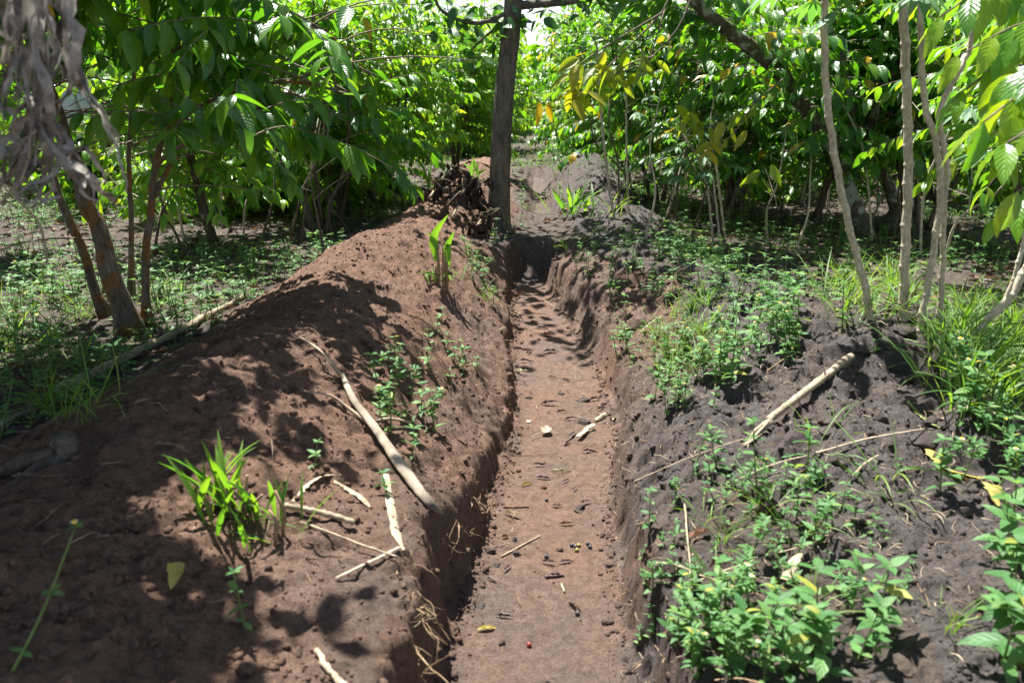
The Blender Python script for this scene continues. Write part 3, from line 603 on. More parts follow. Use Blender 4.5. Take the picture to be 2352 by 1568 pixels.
# coffee tree beside the camera whose big bright leaves hang in over the cassava
bE = np.array([2.35, 2.75, HA(np.array([2.35]), np.array([2.75]))[0]])
tE = thing('coffee_tree', 'coffee tree with big bright sunlit leaves hanging in front of the cassava stems', 'coffee tree', bE)
rgE = np.random.RandomState(3)
for pts, r0 in (([[0, 0, -.05], [.02, .05, .7], [-.08, .02, 1.4], [-.12, 0, 2.3]], 0.035), ([[.08, .1, -.05], [.2, .2, .8], [.15, .3, 1.6], [.1, .3, 2.5]], 0.028)):
    mb = MB(); tube(mb, spline(pts, 14), np.linspace(r0, .01, 14), 9, lump=.15); mb.build('stem', M['bark'], tE)
mbB, mbF = MB(), MB()
def spray(u0, v0, y0, u1, v1, y1, seed, nn=5, L=(.17, .22), wide=0.40):
    rg = np.random.RandomState(seed); a = px(u0, v0, y0)-bE; b = px(u1, v1, y1)-bE; P = spline([a, (a+b)/2+[0, 0, .06], b], 9)
    tube(mbB, P, np.linspace(.006, .0028, 9), 5); T = unit(np.gradient(P, axis=0))
    for k in range(nn):
        f = 0.25 + 0.75*k/(nn-1); i = min(int(f*8), 8); side = unit(np.cross(T[i], [0, 0, 1]))
        for s2 in (-1, 1):
            l = rg.uniform(*L)*(1.0 if f < .95 else .75)
            d = T[i]*(.35+.5*f) + side*s2*(.75-.3*f) + np.array([0, 0, -rg.uniform(.25, .8)])
            leaves(mbF, P[i], d, np.array([0, 0, 1.0]) + rg.randn(3)*.25 + side*s2*.3, l, l*rg.uniform(.32, .40)*wide/.4, rg.uniform(.3, .9), rg.uniform(.15, .98), 12, 2, .22, .09, 8, 'coffee', rg.randn()*.2)
spray(2480, 200, 2.7, 2260, 280, 2.35, 1, 5, (.20, .25)); spray(2520, 300, 2.6, 2310, 330, 2.25, 2, 5, (.19, .24))
spray(2500, 60, 2.9, 2200, 130, 2.75, 3, 6); spray(2460, 120, 3.0, 2210, 210, 2.8, 4, 5); spray(2560, 380, 2.55, 2340, 440, 2.35, 5, 5, (.18, .22))
spray(2420, -60, 3.1, 2160, 40, 2.9, 6, 6); spray(2500, 420, 3.0, 2290, 500, 2.9, 7, 4, (.15, .19)); spray(2440, 0, 3.4, 2300, 60, 3.3, 8, 5); spray(2600, 150, 2.4, 2330, 170, 2.5, 9, 5)
spray(2700, -150, 2.2, 2360, -130, 2.0, 10, 6); spray(2500, -200, 3.2, 2150, -120, 3.1, 11, 6)
mbB.build('branchwork', M['twig'], tE); mbF.build('foliage', M['coffee_bright'], tE)

# ------------------------------------------------------------------ coffee trees of the plots behind
near_trees = [  # x, y, seed, stems, height, foliage start, label, leaf
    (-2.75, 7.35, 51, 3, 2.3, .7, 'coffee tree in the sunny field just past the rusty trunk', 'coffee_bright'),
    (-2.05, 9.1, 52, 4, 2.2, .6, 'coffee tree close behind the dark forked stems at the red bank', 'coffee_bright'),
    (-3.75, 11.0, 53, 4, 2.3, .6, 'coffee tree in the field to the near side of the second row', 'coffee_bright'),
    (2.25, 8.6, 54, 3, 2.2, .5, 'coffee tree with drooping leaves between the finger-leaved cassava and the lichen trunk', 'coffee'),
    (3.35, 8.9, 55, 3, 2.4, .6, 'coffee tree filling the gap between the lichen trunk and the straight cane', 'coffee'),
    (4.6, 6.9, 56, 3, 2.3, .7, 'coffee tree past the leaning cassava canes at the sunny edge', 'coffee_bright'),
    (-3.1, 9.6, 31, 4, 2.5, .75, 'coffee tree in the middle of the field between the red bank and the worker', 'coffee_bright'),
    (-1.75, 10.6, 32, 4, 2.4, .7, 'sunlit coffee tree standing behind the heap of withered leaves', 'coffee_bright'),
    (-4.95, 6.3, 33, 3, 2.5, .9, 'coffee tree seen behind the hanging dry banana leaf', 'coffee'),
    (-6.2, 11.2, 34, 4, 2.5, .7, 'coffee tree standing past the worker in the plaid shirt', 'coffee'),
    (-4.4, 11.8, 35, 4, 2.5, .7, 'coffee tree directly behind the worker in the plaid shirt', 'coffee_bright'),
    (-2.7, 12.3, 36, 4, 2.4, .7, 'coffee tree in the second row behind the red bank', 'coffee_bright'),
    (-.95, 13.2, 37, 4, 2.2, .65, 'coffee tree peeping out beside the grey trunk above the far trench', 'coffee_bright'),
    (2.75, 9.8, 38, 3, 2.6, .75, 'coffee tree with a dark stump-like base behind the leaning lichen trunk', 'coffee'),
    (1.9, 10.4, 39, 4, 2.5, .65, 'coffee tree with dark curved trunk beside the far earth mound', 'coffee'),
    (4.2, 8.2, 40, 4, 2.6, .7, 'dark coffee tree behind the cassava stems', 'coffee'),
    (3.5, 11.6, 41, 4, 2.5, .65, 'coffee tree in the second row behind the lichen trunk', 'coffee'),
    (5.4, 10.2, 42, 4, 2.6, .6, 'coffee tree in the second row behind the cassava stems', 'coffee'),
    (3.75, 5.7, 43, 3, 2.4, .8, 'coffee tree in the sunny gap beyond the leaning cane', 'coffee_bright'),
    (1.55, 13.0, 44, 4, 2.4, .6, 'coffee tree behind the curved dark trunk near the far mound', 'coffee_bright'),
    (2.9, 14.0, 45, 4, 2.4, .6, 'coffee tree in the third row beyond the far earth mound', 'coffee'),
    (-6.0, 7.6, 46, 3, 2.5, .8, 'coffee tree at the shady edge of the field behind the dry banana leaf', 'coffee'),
]
for (x, y, sd, ns, h, bf, label, lf) in near_trees:
    z = float(HA(np.array([x]), np.array([y]))[0])
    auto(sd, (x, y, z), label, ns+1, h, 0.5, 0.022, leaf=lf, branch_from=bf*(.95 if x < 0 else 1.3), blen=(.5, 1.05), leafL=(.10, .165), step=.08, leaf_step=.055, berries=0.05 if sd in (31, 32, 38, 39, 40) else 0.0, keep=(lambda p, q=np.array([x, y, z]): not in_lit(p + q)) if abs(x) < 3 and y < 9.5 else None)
# young coffee bushes filling the ground between the trunks
sh_protos = []
rsh = np.random.RandomState(66)
for i in range(74):
    lf_ = i % 2 == 0; y = rsh.uniform(8.8, 16); x = -rsh.uniform(.19, .62)*y if lf_ else rsh.uniform(.19, .62)*(y+3)
    if abs(x/y+.527) < .06 and y < 9.5: continue
    if not lf_ and y < 9.8: continue
    z = float(HA(np.array([x]), np.array([y]))[0]); k = (lf_, (i//2) % 3); lab = ('young leafy coffee bush growing low in the field past the red bank', 'young coffee bushes past the red bank') if lf_ else ('young leafy coffee bush growing low between the trunks past the dark bank', 'young coffee bushes past the dark bank')
    if k not in sh_protos:
        t_ = coffee_tree(300+10*k[0]+k[1], stem_set(np.random.RandomState(300+k[1]+5*k[0]), 4, 1.15, .45, .010), lab[0], (x, y, z), leaf='coffee_bright', group=lab[1], name='coffee_bush', branch_from=.2, blen=(.25, .6), leafL=(.11, .17), step=.10, leaf_step=.065, nl=4, nh=1); W_sh = globals().setdefault('W_sh', {}); W_sh[k] = t_; sh_protos.append(k)
    else: dup(W_sh[k], (x, y, z), rsh.rand()*6.28, lab[0], lab[1], rsh.uniform(.5, 1.1))
# bare thin saplings and dead stems standing between the bushes
sap = []
for k in range(5):
    rg = np.random.RandomState(500+k); mb = MB(); P = spline([[0, 0, -.05], rg.randn(3)*[.06, .06, 0]+[0, 0, .5], rg.randn(3)*[.14, .14, 0]+[0, 0, 1.0], rg.randn(3)*[.22, .2, 0]+[0, 0, 1.7]], 16); tube(mb, P, np.linspace(.013, .004, 16), 6, lump=.2)
    for _ in range(4):
        q = P[rg.randint(6, 15)]; tube(mb, spline([q, q+rg.randn(3)*.08+[0, 0, .08], q+rg.randn(3)*.22+[0, 0, .18]], 6), np.linspace(.004, .0015, 6), 4)
    sap.append(mb.mesh('bare_sapling', M['cane' if k % 2 else 'bark']))
for i in range(110):
    sd = -1 if i % 2 else 1; y = rsh.uniform(6.4, 13.5); x = sd*rsh.uniform(.16 if sd < 0 else .12, .60)*y
    if abs(x/y+.527) < .05 and y < 9.5: continue
    o = link('bare_sapling', sap[rsh.randint(5)]); o.location = (x, y, float(HA(np.array([x]), np.array([y]))[0])); o.rotation_euler = (rsh.randn()*.2, rsh.randn()*.2, rsh.rand()*6.28); o.scale = (1, 1, rsh.uniform(.6, 1.2))
    tag(o, 'thin bare sapling stem standing in the field past the red bank' if sd < 0 else 'thin bare sapling stem standing between the trunks past the dark bank', 'sapling', 'bare saplings past the red bank' if sd < 0 else 'bare saplings past the dark bank')
# rows beyond: a few built, the rest copies
protos = []
rgf = np.random.RandomState(77)
def far_proto(seed, leaf, h, loc, label, group):
    return coffee_tree(seed, stem_set(np.random.RandomState(seed), 5, h, .55, .022), label, loc, leaf=leaf, group=group, branch_from=.32, blen=(.5, 1.1), leafL=(.115, .18), step=.08, leaf_step=.06, nl=3, nh=1, sides=6)
groups = {'L': ('coffee tree in the rows beyond the field on the sunny plot past the red bank', 'far coffee trees past the red bank'),
          'C': ('low coffee bush in the gap beyond the far end of the trench', 'far coffee bushes beyond the trench'),
          'R': ('coffee tree in the shady rows far beyond the dark bank and cassava', 'far coffee trees past the dark bank')}
spots = []
for y in np.arange(14.2, 38, 2.6):
    for x in np.arange(-20, 21, 2.4):
        xx, yy = x + rgf.randn()*.35, y + rgf.randn()*.4
        if abs(xx) > 0.72*yy + 1: continue
        if abs(xx-.2) < 1.5 and yy < 17: continue
        if min((xx-q[0])**2 + (yy-q[1])**2 for q in near_trees) < 1.4: continue
        az = xx/yy; g = 'C' if (-.02 < az < .085) else ('L' if az < 0 else 'R')
        spots.append((xx, yy, g))
made = {}
for i, (x, y, g) in enumerate(spots):
    z = float(HA(np.array([x]), np.array([y]))[0]); k = (g, i % 4); s_ = rgf.uniform(.9, 1.15)*(0.66 if g == 'C' else (0.95+.012*y))
    if k not in made:
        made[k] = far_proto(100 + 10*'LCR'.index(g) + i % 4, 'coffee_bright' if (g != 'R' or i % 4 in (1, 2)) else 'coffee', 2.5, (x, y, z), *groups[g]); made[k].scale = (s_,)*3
    else: dup(made[k], (x, y, z), rgf.rand()*6.28, scale=s_)
# the far wood that closes the view: one mass nobody could count
mb = MB(); n = 26000; a = rgf.uniform(-.80, .80, n); r = rgf.uniform(37, 60, n); top = 3.4 + 1.5*fbm(a*30, a*0, 1, 3, 91) + 2.2*smooth(.10, .25, np.abs(a-.035))
P = np.stack([np.sin(a)*r, np.cos(a)*r, rgf.rand(n)**.8*top], -1)
leaves(mb, P, unit(rgf.randn(n, 3)*[1, 1, .5] - [0, 0, .3]), rgf.randn(n, 3)*.5 + [0, 0, 1], rgf.uniform(.5, .9, n), rgf.uniform(.3, .5, n), .6, rgf.uniform(.05, .95, n), 2, 1, .2)
tag(mb.build('far_wood', M['coffee_bright']), 'pale green mass of trees closing the view behind the plantation', 'wood', kind='stuff')

# ------------------------------------------------------------------ the shade tree at the end of the trench
bT = gnd(1147, 522); yT = bT[1]
tT = thing('shade_tree', 'grey barked shade tree with a straight trunk at the end of the trench', 'tree', bT)
mb = MB(); P = spline([[0, 0, -.15], A_(1147, 470, yT, bT), A_(1150, 350, yT, bT), A_(1160, 200, yT, bT), A_(1175, 60, yT, bT), A_(1182, -60, yT, bT), A_(1185, -220, yT, bT), A_(1190, -420, yT, bT)], 40)
R = np.interp(np.linspace(0, 1, 40), [0, .05, .12, .5, .75, 1], [.150, .126, .110, .090, .078, .040]); R = R*(1 + .03*np.sin(np.arange(40)*1.3))
tube(mb, P, R, 20, lump=.07, seed=4); mb.build('trunk', M['tree_bark'], tT)
rt = np.random.RandomState(9); limbs = []
def limb(pts, r0, r1):
    mb = MB(); q = spline(pts, 14); tube(mb, q, np.linspace(r0, r1, 14), 7, lump=.15, seed=2); mb.build('limb', M['tree_bark'], tT); limbs.append(q)
limb([A_(1180, 15, yT, bT), A_(1260, 8, yT-.1, bT), A_(1350, -2, yT-.2, bT), A_(1460, -40, yT-.4, bT)], .045, .018)
limb([A_(1170, 28, yT, bT), A_(1110, 52, yT-.15, bT), A_(1060, 48, yT-.3, bT), A_(1010, 20, yT-.4, bT), A_(990, -40, yT-.5, bT)], .024, .010)
limb([A_(1170, 40, yT, bT), A_(1120, 80, yT+.15, bT), A_(1090, 108, yT+.3, bT), A_(1075, 120, yT+.3, bT)], .016, .006)
for k in range(9):
    a = k*2.4; q0 = P[30+k]; l = rt.uniform(.9, 1.7); d = np.array([math.cos(a), math.sin(a), .45])
    limb([q0, q0+d*l*.5, q0+d*l+[0, 0, .1], q0+d*l*1.35], .03, .008)
mbF = MB(); Pl, Dl = [], []
for li, q in enumerate(limbs):
    m = 40 if li < 2 else (26 if li == 2 else 90)
    for _ in range(m):
        i = rt.randint(4, 14); c = q[i] + rt.randn(3)*(.10 if li < 3 else .26); Pl.append(c); Dl.append(rt.randn(3)*[1, 1, .4] + [0, 0, -.5])
for _ in range(34): Pl.append(A_(1175, 40, yT, bT) + rt.randn(3)*[.15, .15, .10]); Dl.append(rt.randn(3)*[1, 1, .4] + [0, 0, -.5])
n = len(Pl); L = rt.uniform(.11, .17, n)
leaves(mbF, np.array(Pl), np.array(Dl), rt.randn(n, 3)*.5 + [0, 0, 1], L, L*rt.uniform(.52, .66, n), rt.uniform(.1, .6, n), rt.uniform(.02, 1, n), 6, 1, .15, 0, 8, 'round')
mbF.build('foliage', M['shade'], tT)

# hanging bare twigs and yellowing leaves over the far trench
def yellow_bough(label, twigs, clusters, seed, y0):
    rg = np.random.RandomState(seed); b = px(*twigs[0][0], y0); t = thing('coffee_branch', label, 'branch', b)
    mbt, mbl, mbr = MB(), MB(), MB()
    for tw in twigs:
        P = spline([px(u, v, y0)-b + [0, rg.randn()*.03, 0] for u, v in tw], 12); tube(mbt, P, np.linspace(.007, .003, 12), 5)
        for k in range(3, 12, 3): ball(mbr, P[k]+rg.randn(3)*.012, .0075, lump=0, seg=6, rings=4, mi=0)
    for (u, v, k, lo, hi, sp) in clusters:
        c = px(u, v, y0)-b
        for _ in range(k):
            l = rg.uniform(.15, .21); d = np.array([rg.randn()*sp, rg.randn()*sp*.6, -rg.uniform(.35, 1)])
            leaves(mbl, c+rg.randn(3)*.05*sp*2, d, rg.randn(3)*.5+[0, -.6, .6], l, l*rg.uniform(.34, .42), rg.uniform(.1, .6), rg.uniform(lo, hi), 8, 2, .25, .18, 8, 'coffee', rg.randn()*.3)
    mbt.build('twig', M['twig'], t); mbl.build('foliage', M['coffee_yellow'], t); o = mbr.build('berry_cluster', M['berry_green'], t); o['kind'] = 'stuff'
yellow_bough('drooping bare coffee branch with two yellow leaves hanging at its tip', [[(1560, -60), (1520, 30), (1440, 110), (1360, 190), (1290, 250), (1236, 232)], [(1520, 30), (1420, 90), (1330, 150), (1262, 225)], [(1530, 20), (1505, 90), (1480, 170)]], [(1238, 232, 1, .9, .95, .15), (1258, 236, 1, .97, 1, .1)], 4, 6.0)
yellow_bough('coffee branch with a drooping cluster of yellow-green leaves', [[(1600, -40), (1560, 60), (1500, 130), (1430, 165), (1350, 175)], [(1500, 130), (1440, 150), (1400, 190)]], [(1350, 175, 14, .1, .75, .8), (1410, 165, 12, .05, .6, .8), (1460, 150, 10, .05, .5, .8), (1310, 195, 7, .4, .85, .6)], 5, 5.9)
yellow_bough('coffee branch with yellowed old leaves below the lichen trunk', [[(1800, 180), (1740, 230), (1670, 275), (1600, 300)], [(1740, 230), (1690, 300), (1650, 340)]], [(1640, 310, 7, .4, 1, .6), (1700, 280, 8, .1, .7, .7), (1590, 260, 9, .05, .5, .8), (1760, 400, 5, 0, .3, .6)], 6, 6.4)

# ------------------------------------------------------------------ cassava
def cassava(label, stems, y_of, seed, leafn=6):
    rg = np.random.RandomState(seed); b = gnd(*stems[0][0]); t = thing('cassava_plant', label, 'cassava', b)
    mbl = MB(); mbs = MB()
    for st in stems:
        g0 = gnd(*st[0]); y0 = g0[1]; pts = [g0-b-[0, 0, .05]] + [px(u, v, y0 + y_of*(k+1))-b for k, (u, v) in enumerate(st[1:-1])]; w = st[-1]
        n = 420; P = spline(pts, n); R = np.full(n, w/2.0)*np.linspace(1.0, .80, n)
        lens = np.concatenate([[0], np.cumsum(np.linalg.norm(np.diff(P, axis=0), axis=1))])
        ph = lens/0.088 + .15*np.sin(lens*7); R = R*(1 + .20*np.exp(-((ph % 1 - .5)/.09)**2))
        mb = MB(); P2 = P + np.stack([np.sin(ph*np.pi)*.0025, np.zeros(n), np.zeros(n)], -1)
        tube(mb, P2, R, 12, lump=.03, seed=seed); mb.build('stem', M['cane'], t)
        top = P[-1]
        for _ in range(leafn):
            a = rg.rand()*6.28; q0 = top + [0, 0, -rg.rand()*.35]; pl = rg.uniform(.18, .34); q1 = q0 + pl*np.array([math.cos(a), math.sin(a), .35*rg.randn()+.15])
            tube(mbs, [q0, (q0+q1)/2+[0, 0, .03], q1], [.004, .003, .0025], 5); dv = unit(q1-q0)
            sd = unit(np.cross(dv, [0, 0, 1]))
            for k in range(7):
                f = (k-3)*.45; d = dv*math.cos(f) + sd*math.sin(f) + np.array([0, 0, -.35]); l = .17*(1-.07*abs(k-3))
                leaves(mbl, q1, d, [0, 0, 1], l, l*.22, .5, rg.rand(), 5, 1, .1, 0, 8, 'lance')
    if mbl.n: mbs.build('leaf_stalk', M['green_stem'], t); mbl.build('foliage', M['cassava'], t)
cassava('cassava stem with knobbly nodes leaning in front of the lichen trunk', [[(2003, 735), (1985, 650), (1960, 560), (1925, 400), (1900, 230), (1893, 60), (1896, -200), .034]], .0, 1)
cassava('straight upright cassava stem, thickest of the canes on the dark bank', [[(2076, 735), (2078, 600), (2086, 400), (2082, 200), (2074, 0), (2066, -260), .042]], 0, 2)
cassava('two slim cassava stems rising side by side behind the dark mound', [[(2112, 755), (2140, 600), (2160, 450), (2150, 330), (2120, 200), (2110, -200), .030], [(2158, 760), (2165, 600), (2168, 480), (2175, 380), (2160, 250), (2230, 100), (2250, -160), .026]], 0.01, 3)
cassava('cassava plant with two canes leaning away from the dark mound', [[(2188, 825), (2260, 745), (2330, 665), (2420, 480), (2460, 300), .038], [(2268, 775), (2310, 690), (2350, 560), (2365, 380), (2375, 100), .028]], .02, 4, 6)
cassava('slender cassava with pale finger-like leaves beyond the weedy bank', [[(1640, 555), (1625, 440), (1600, 360), (1560, 300), .022], [(1655, 560), (1640, 430), (1620, 330), .020]], .02, 5, 12)
cassava('thin leafless pole-like cassava beside the far mound', [[(1412, 500), (1395, 400), (1380, 250), (1370, 100), .028], [(1445, 490), (1440, 380), (1438, 200), .022]], .02, 6, 5)

# ------------------------------------------------------------------ banana plant beside the camera with its dead leaf hanging in view
bN = np.array([-1.62, 1.75, HA(np.array([-1.62]), np.array([1.75]))[0]])
tN = thing('banana_plant', 'banana plant with a shredded grey dry leaf hanging down in front', 'banana plant', bN)
mb = MB(); tube(mb, spline([[0, 0, -.1], [-.02, 0, .8], [-.04, .02, 1.6], [-.03, .05, 2.3]], 20), np.linspace(.12, .06, 20), 14, lump=.05); mb.build('pseudostem', M['dry_banana'], tN)
rn = np.random.RandomState(5); yN = 1.78
def Q(u, v, y=yN): return px(u, v, y)-bN
mb = MB(); tube(mb, spline([[-.03, .05, 2.25], [.15, .08, 2.35], Q(90, -260), Q(85, -60), Q(80, 120), Q(95, 260)], 22), np.linspace(.016, .007, 22), 8, lump=.2); mb.build('midrib', M['dry_banana'], tN)
mb = MB()
paths = [[(110, -60), (95, 120), (85, 260), (70, 400)], [(60, -60), (45, 100), (75, 230), (85, 330)], [(150, -60), (160, 100), (220, 220), (268, 300), (262, 345)], [(120, 60), (170, 200), (235, 290), (272, 420), (268, 470)],
         [(20, -60), (28, 90), (10, 170), (-20, 260)], [(90, 240), (60, 330), (10, 400), (-30, 450)], [(95, 260), (130, 350), (200, 420), (250, 455)], [(90, 250), (80, 350), (72, 420), (90, 440)], [(170, -40), (190, 60), (205, 160), (212, 200)],
         [(130, -60), (140, 60), (120, 180), (100, 300)], [(80, -60), (100, 80), (110, 200), (90, 310)], [(40, -60), (20, 40), (40, 120), (25, 200)], [(100, 255), (150, 330), (190, 370), (240, 460)], [(95, 265), (110, 330), (100, 400), (75, 470)], [(85, 245), (40, 300), (5, 340), (-40, 350)]]
slim = [q for i_, q in enumerate(paths) if i_ not in (2, 3, 8, 12)]
for k in range(52):
    p = paths[k] if k < len(paths) else slim[k % len(slim)]; j = 0 if k < len(paths) else 24; dy = rn.uniform(-.10, .10)
    P = spline([Q(u+rn.randn()*j, v+rn.randn()*j, yN+dy+rn.randn()*.03) for u, v in p], 22)
    P = P + np.cumsum(rn.randn(22, 3)*.0034, axis=0)
    w = rn.uniform(.004, .021)*np.clip(np.sin(np.linspace(.5, 3.0, 22))+.25, .1, 1)*(1+.25*rn.randn(22))
    ribbon(mb, P, np.abs(w)+.004, rn.randn(3)*.5+[1, 0, 0] + np.outer(np.sin(np.linspace(0, rn.uniform(2, 8), 22)), [0, 1.5, 0]), rn.uniform(.7, 2.2), rnd=rn.rand())
mb.build('dry_leaf', M['dry_banana'], tN)
for k, (dx, dy, up) in enumerate(((-.7, -1.0, .6), (-1.3, -.2, .5))):
    mb = MB(); q0 = np.array([-.03, .05, 2.2]); q = [q0, q0+[dx*.4, dy*.4, up*.9], q0+[dx*.9, dy*.9, up*.8], q0+[dx*1.4, dy*1.4, up*.1]]
    P = spline(q, 26); T = unit(np.gradient(P, axis=0)); S = unit(np.cross(T, [0, 0, 1]))
    for i in range(3, 25):
        for s2 in (-1, 1):
            l = .26*math.sin(math.pi*(i/26)**.8)+.05; leaves(mb, P[i], S[i]*s2+T[i]*.3-[0, 0, .3*rn.rand()+.1], [0, 0, 1], l, .075, .5, rn.rand(), 5, 1, .1, 0, 8, 'blade')
    tube(mb, P, np.linspace(.02, .005, 26), 6); mb.build('leaf', M['banana'], tN)

# ------------------------------------------------------------------ weeds
def weed_mesh(seed, h, nodes, L, lean=.15, flower=0, wide=.43, branch=0, nl=5, shape='ovate'):
    rg = np.random.RandomState(seed); ms, ml, mf, me_ = MB(), MB(), MB(), MB()
    def axis(base, d, hh, nn, LL, r):
        P = spline([base, base+d*hh*.5+[0, 0, 0], base+d*hh+np.array([0, 0, .12*hh])], 8); tube(ms, P, np.linspace(r, r*.5, 8), 5); a = rg.rand()*6.28
        for k in range(nn):
            f = .22 + .78*k/max(nn-1, 1); p = P[0]*(1-f) + P[-1]*f; i = min(int(f*7), 7); p = P[i] + (P[min(i+1, 7)]-P[i])*(f*7-i)
            last = k >= nn-2
            for s2 in ((0, np.pi) if not last else (0, np.pi/2, np.pi, 3*np.pi/2)):
                if rg.rand() < .06: continue
                aa = a + s2 + rg.randn()*.2; l = LL*rg.uniform(.75, 1.2)*(1-.35*(k/max(nn-1, 1))**2)
                dd = np.array([math.cos(aa), math.sin(aa), rg.uniform(-.15, .45) + (.35 if last else 0)])
                st = .12*l; leaves(ml, p+unit(dd)*st*.3, dd, [0, 0, 1]+rg.randn(3)*.2, l, l*wide*rg.uniform(.85, 1.15), rg.uniform(.3, 1.0), rg.uniform(.05, .92) if rg.rand() < .975 else rg.uniform(.95, 1), nl, 1, .2, .05, 4, shape)
            a += np.pi/2
            if branch and 0 < k < nn-1 and rg.rand() < branch:
                aa = a + rg.rand(); axis(p, unit(np.array([math.cos(aa), math.sin(aa), 1.1])), hh*(.5-.2*f), max(3, nn-2), LL*.75, r*.6)
        if flower and rg.rand() < flower:
            tp = P[-1]+[0, 0, .012]
            for q in range(6):
                aa = q*1.047; leaves(mf, tp, [math.cos(aa), math.sin(aa), .2], [0, 0, 1], .009, .006, .1, .5, 2, 1, .1, 0, 8, 'round')
            ball(me_, tp, .0055, lump=0, seg=6, rings=4)
    axis(np.zeros(3)-[0, 0, .02], unit(np.array([rg.randn()*lean, rg.randn()*lean, 1])), h, nodes, L, .0028+.004*h)
    return ms, ml, mf, me_
W = {}
def weed(kind, loc, rz, label, group=None, s=1.0, name='weed', cat='weed', leaf='weed'):
    if kind not in W:
        ms, ml, mf, me_ = weed_mesh(*kind[:1], **dict(kind[1])); t = thing(name, label, cat, loc, rz, group, s)
        ms.build('stem', M['green_stem'], t); ml.build('foliage', M[leaf], t)
        if mf.n: f = mf.build('flower', M['petal'], t); me_.build('flower_eye', M['flower_eye'], f)
        W[kind] = t; return t
    return dup(W[kind], loc, rz, label, group, s)
def K(seed, **kw): return (seed, tuple(sorted(kw.items())))
big = [K(s, h=.22, nodes=4, L=.100, flower=.10, branch=.2, wide=.46) for s in (1, 2, 3, 4)]
mid = [K(s, h=.17, nodes=4, L=.056, flower=.02, branch=.35) for s in (11, 12, 13, 14)]
low = [K(s, h=.09, nodes=3, L=.045) for s in (21, 22, 23)]
lance = [K(s, h=.16, nodes=5, L=.060, wide=.27, shape='lance', branch=.4) for s in (31, 32, 33)]
rw = np.random.RandomState(42)
def patch(kinds, spots, label, group, sl=.8, sh=1.2, jit=0):
    for (u, v) in spots:
        weed(kinds[rw.randint(len(kinds))], gnd(u+rw.randn()*jit, v+rw.randn()*jit), rw.rand()*6.28, label, group, rw.uniform(sl, sh))
# single weeds that stand out
weed(K(51, h=.20, nodes=4, L=.055, lean=.3), gnd(565, 1445), .3, 'lone small green seedling on the shaded red bank near the yellow leaf', s=.75)
weed(K(52, h=.30, nodes=3, L=.036, lean=.6, flower=1), gnd(10, 1555), 2.2, 'spindly flowering weed with long bare stem at the near end of the red bank', s=1.0)
weed(big[0], gnd(1655, 1545), .2, 'bushy bright green weed with yellow florets nearest the trench', 'weeds on the dark bank', .78)
weed(K(53, h=.30, nodes=6, L=.06, branch=.3), gnd(1745, 1175), 1.1, 'tall upright weed on the dark bank beside the pale straws', s=.95)
weed(K(54, h=.20, nodes=4, L=.075), gnd(1855, 1085), .5, 'broad leaved weed on the dark bank just below the pale cane', s=.9)
weed(K(55, h=.20, nodes=4, L=.055), gnd(1585, 1100), 2.5, 'slim pale green weed at the trench lip beside the thin straw', s=.9)
weed(K(56, h=.18, nodes=4, L=.050), gnd(1490, 1215), 1.9, 'small weed with serrated dark leaf hanging over the trench edge', s=.8)
weed(K(57, h=.11, nodes=3, L=.06), gnd(390, 800), 1.2, 'small yellow-green sprout beside the weathered pole', s=.9)
weed(K(58, h=.13, nodes=3, L=.05), gnd(720, 1070), 1.2, 'frail seedling between the dead branch and the grass sprouts', s=.8)
weed(K(59, h=.10, nodes=3, L=.045), gnd(895, 1140), .2, 'little weed in the lee of the dead branch', s=.9)
weed(K(60, h=.34, nodes=6, L=.065, branch=.3), gnd(1680, 880), .7, 'tall weed with hanging leaves on the crest of the dark bank', s=.95)
weed(K(61, h=.30, nodes=5, L=.07), gnd(1935, 760), .7, 'tall pale weed growing at the foot of the leaning cassava stem', s=.9)
patch(big, [(1740, 1500), (1800, 1560), (1870, 1480), (1905, 1560), (1965, 1520), (2010, 1450), (1985, 1395)], 'bright green broadleaf weed in the clump on the near dark bank', 'weed clump on the near dark bank', .62, .9)
patch(mid, [(1625, 1440), (1700, 1420), (1590, 1500), (1640, 1400)], 'smaller weed at the trench side of the near clump', 'small weeds beside the near clump', .7, 1.0)
patch(big, [(2330, 1300), (2335, 1390), (2300, 1530), (2350, 1470), (2360, 1560), (2325, 1240), (2380, 1340)], 'leafy weed in the row along the outer edge of the near dark bank', 'weeds along the outer edge', .75, 1.05)
patch(mid, [(2160, 1130), (2200, 1110), (2290, 1120), (2330, 1160), (2310, 1060), (2260, 1050)], 'weed beside the yellow blade on the slope of the dark bank', 'weeds beside the yellow blade', .8, 1.1)
patch(mid+lance, [(1755, 1150), (1830, 1190), (1890, 1200), (1800, 1120), (1860, 1150), (1650, 1080), (1700, 1140), (1550, 1170), (1870, 1250), (1570, 1390), (1720, 1290)], 'scattered low weed among the straws on the dark bank', 'low weeds among the straws', .6, .95)
patch(mid+low, [(880, 900), (905, 935), (930, 970), (900, 990), (940, 920), (985, 960), (915, 860), (960, 1000), (880, 960), (945, 1040), (900, 830), (1000, 990)], 'dark green weed in the clump on the trench-side slope of the red bank', 'weed clump on the red slope', .75, 1.15, 6)
patch(low, [(1030, 800), (1045, 835), (1060, 860), (985, 790), (1010, 770), (1075, 830), (1020, 740), (985, 850), (1040, 880), (1095, 850)], 'small sunlit weed above the trench on the red bank', 'sunlit weeds on the red bank', .8, 1.2, 6)
patch(low+lance, [(1085, 590), (1100, 625), (1095, 610), (1110, 650), (1075, 570), (1120, 680), (1105, 660), (1090, 640), (1130, 700)], 'feathery weed in the strip down to the trench near the cut stalks', 'weed strip near the cut stalks', .8, 1.2, 5)
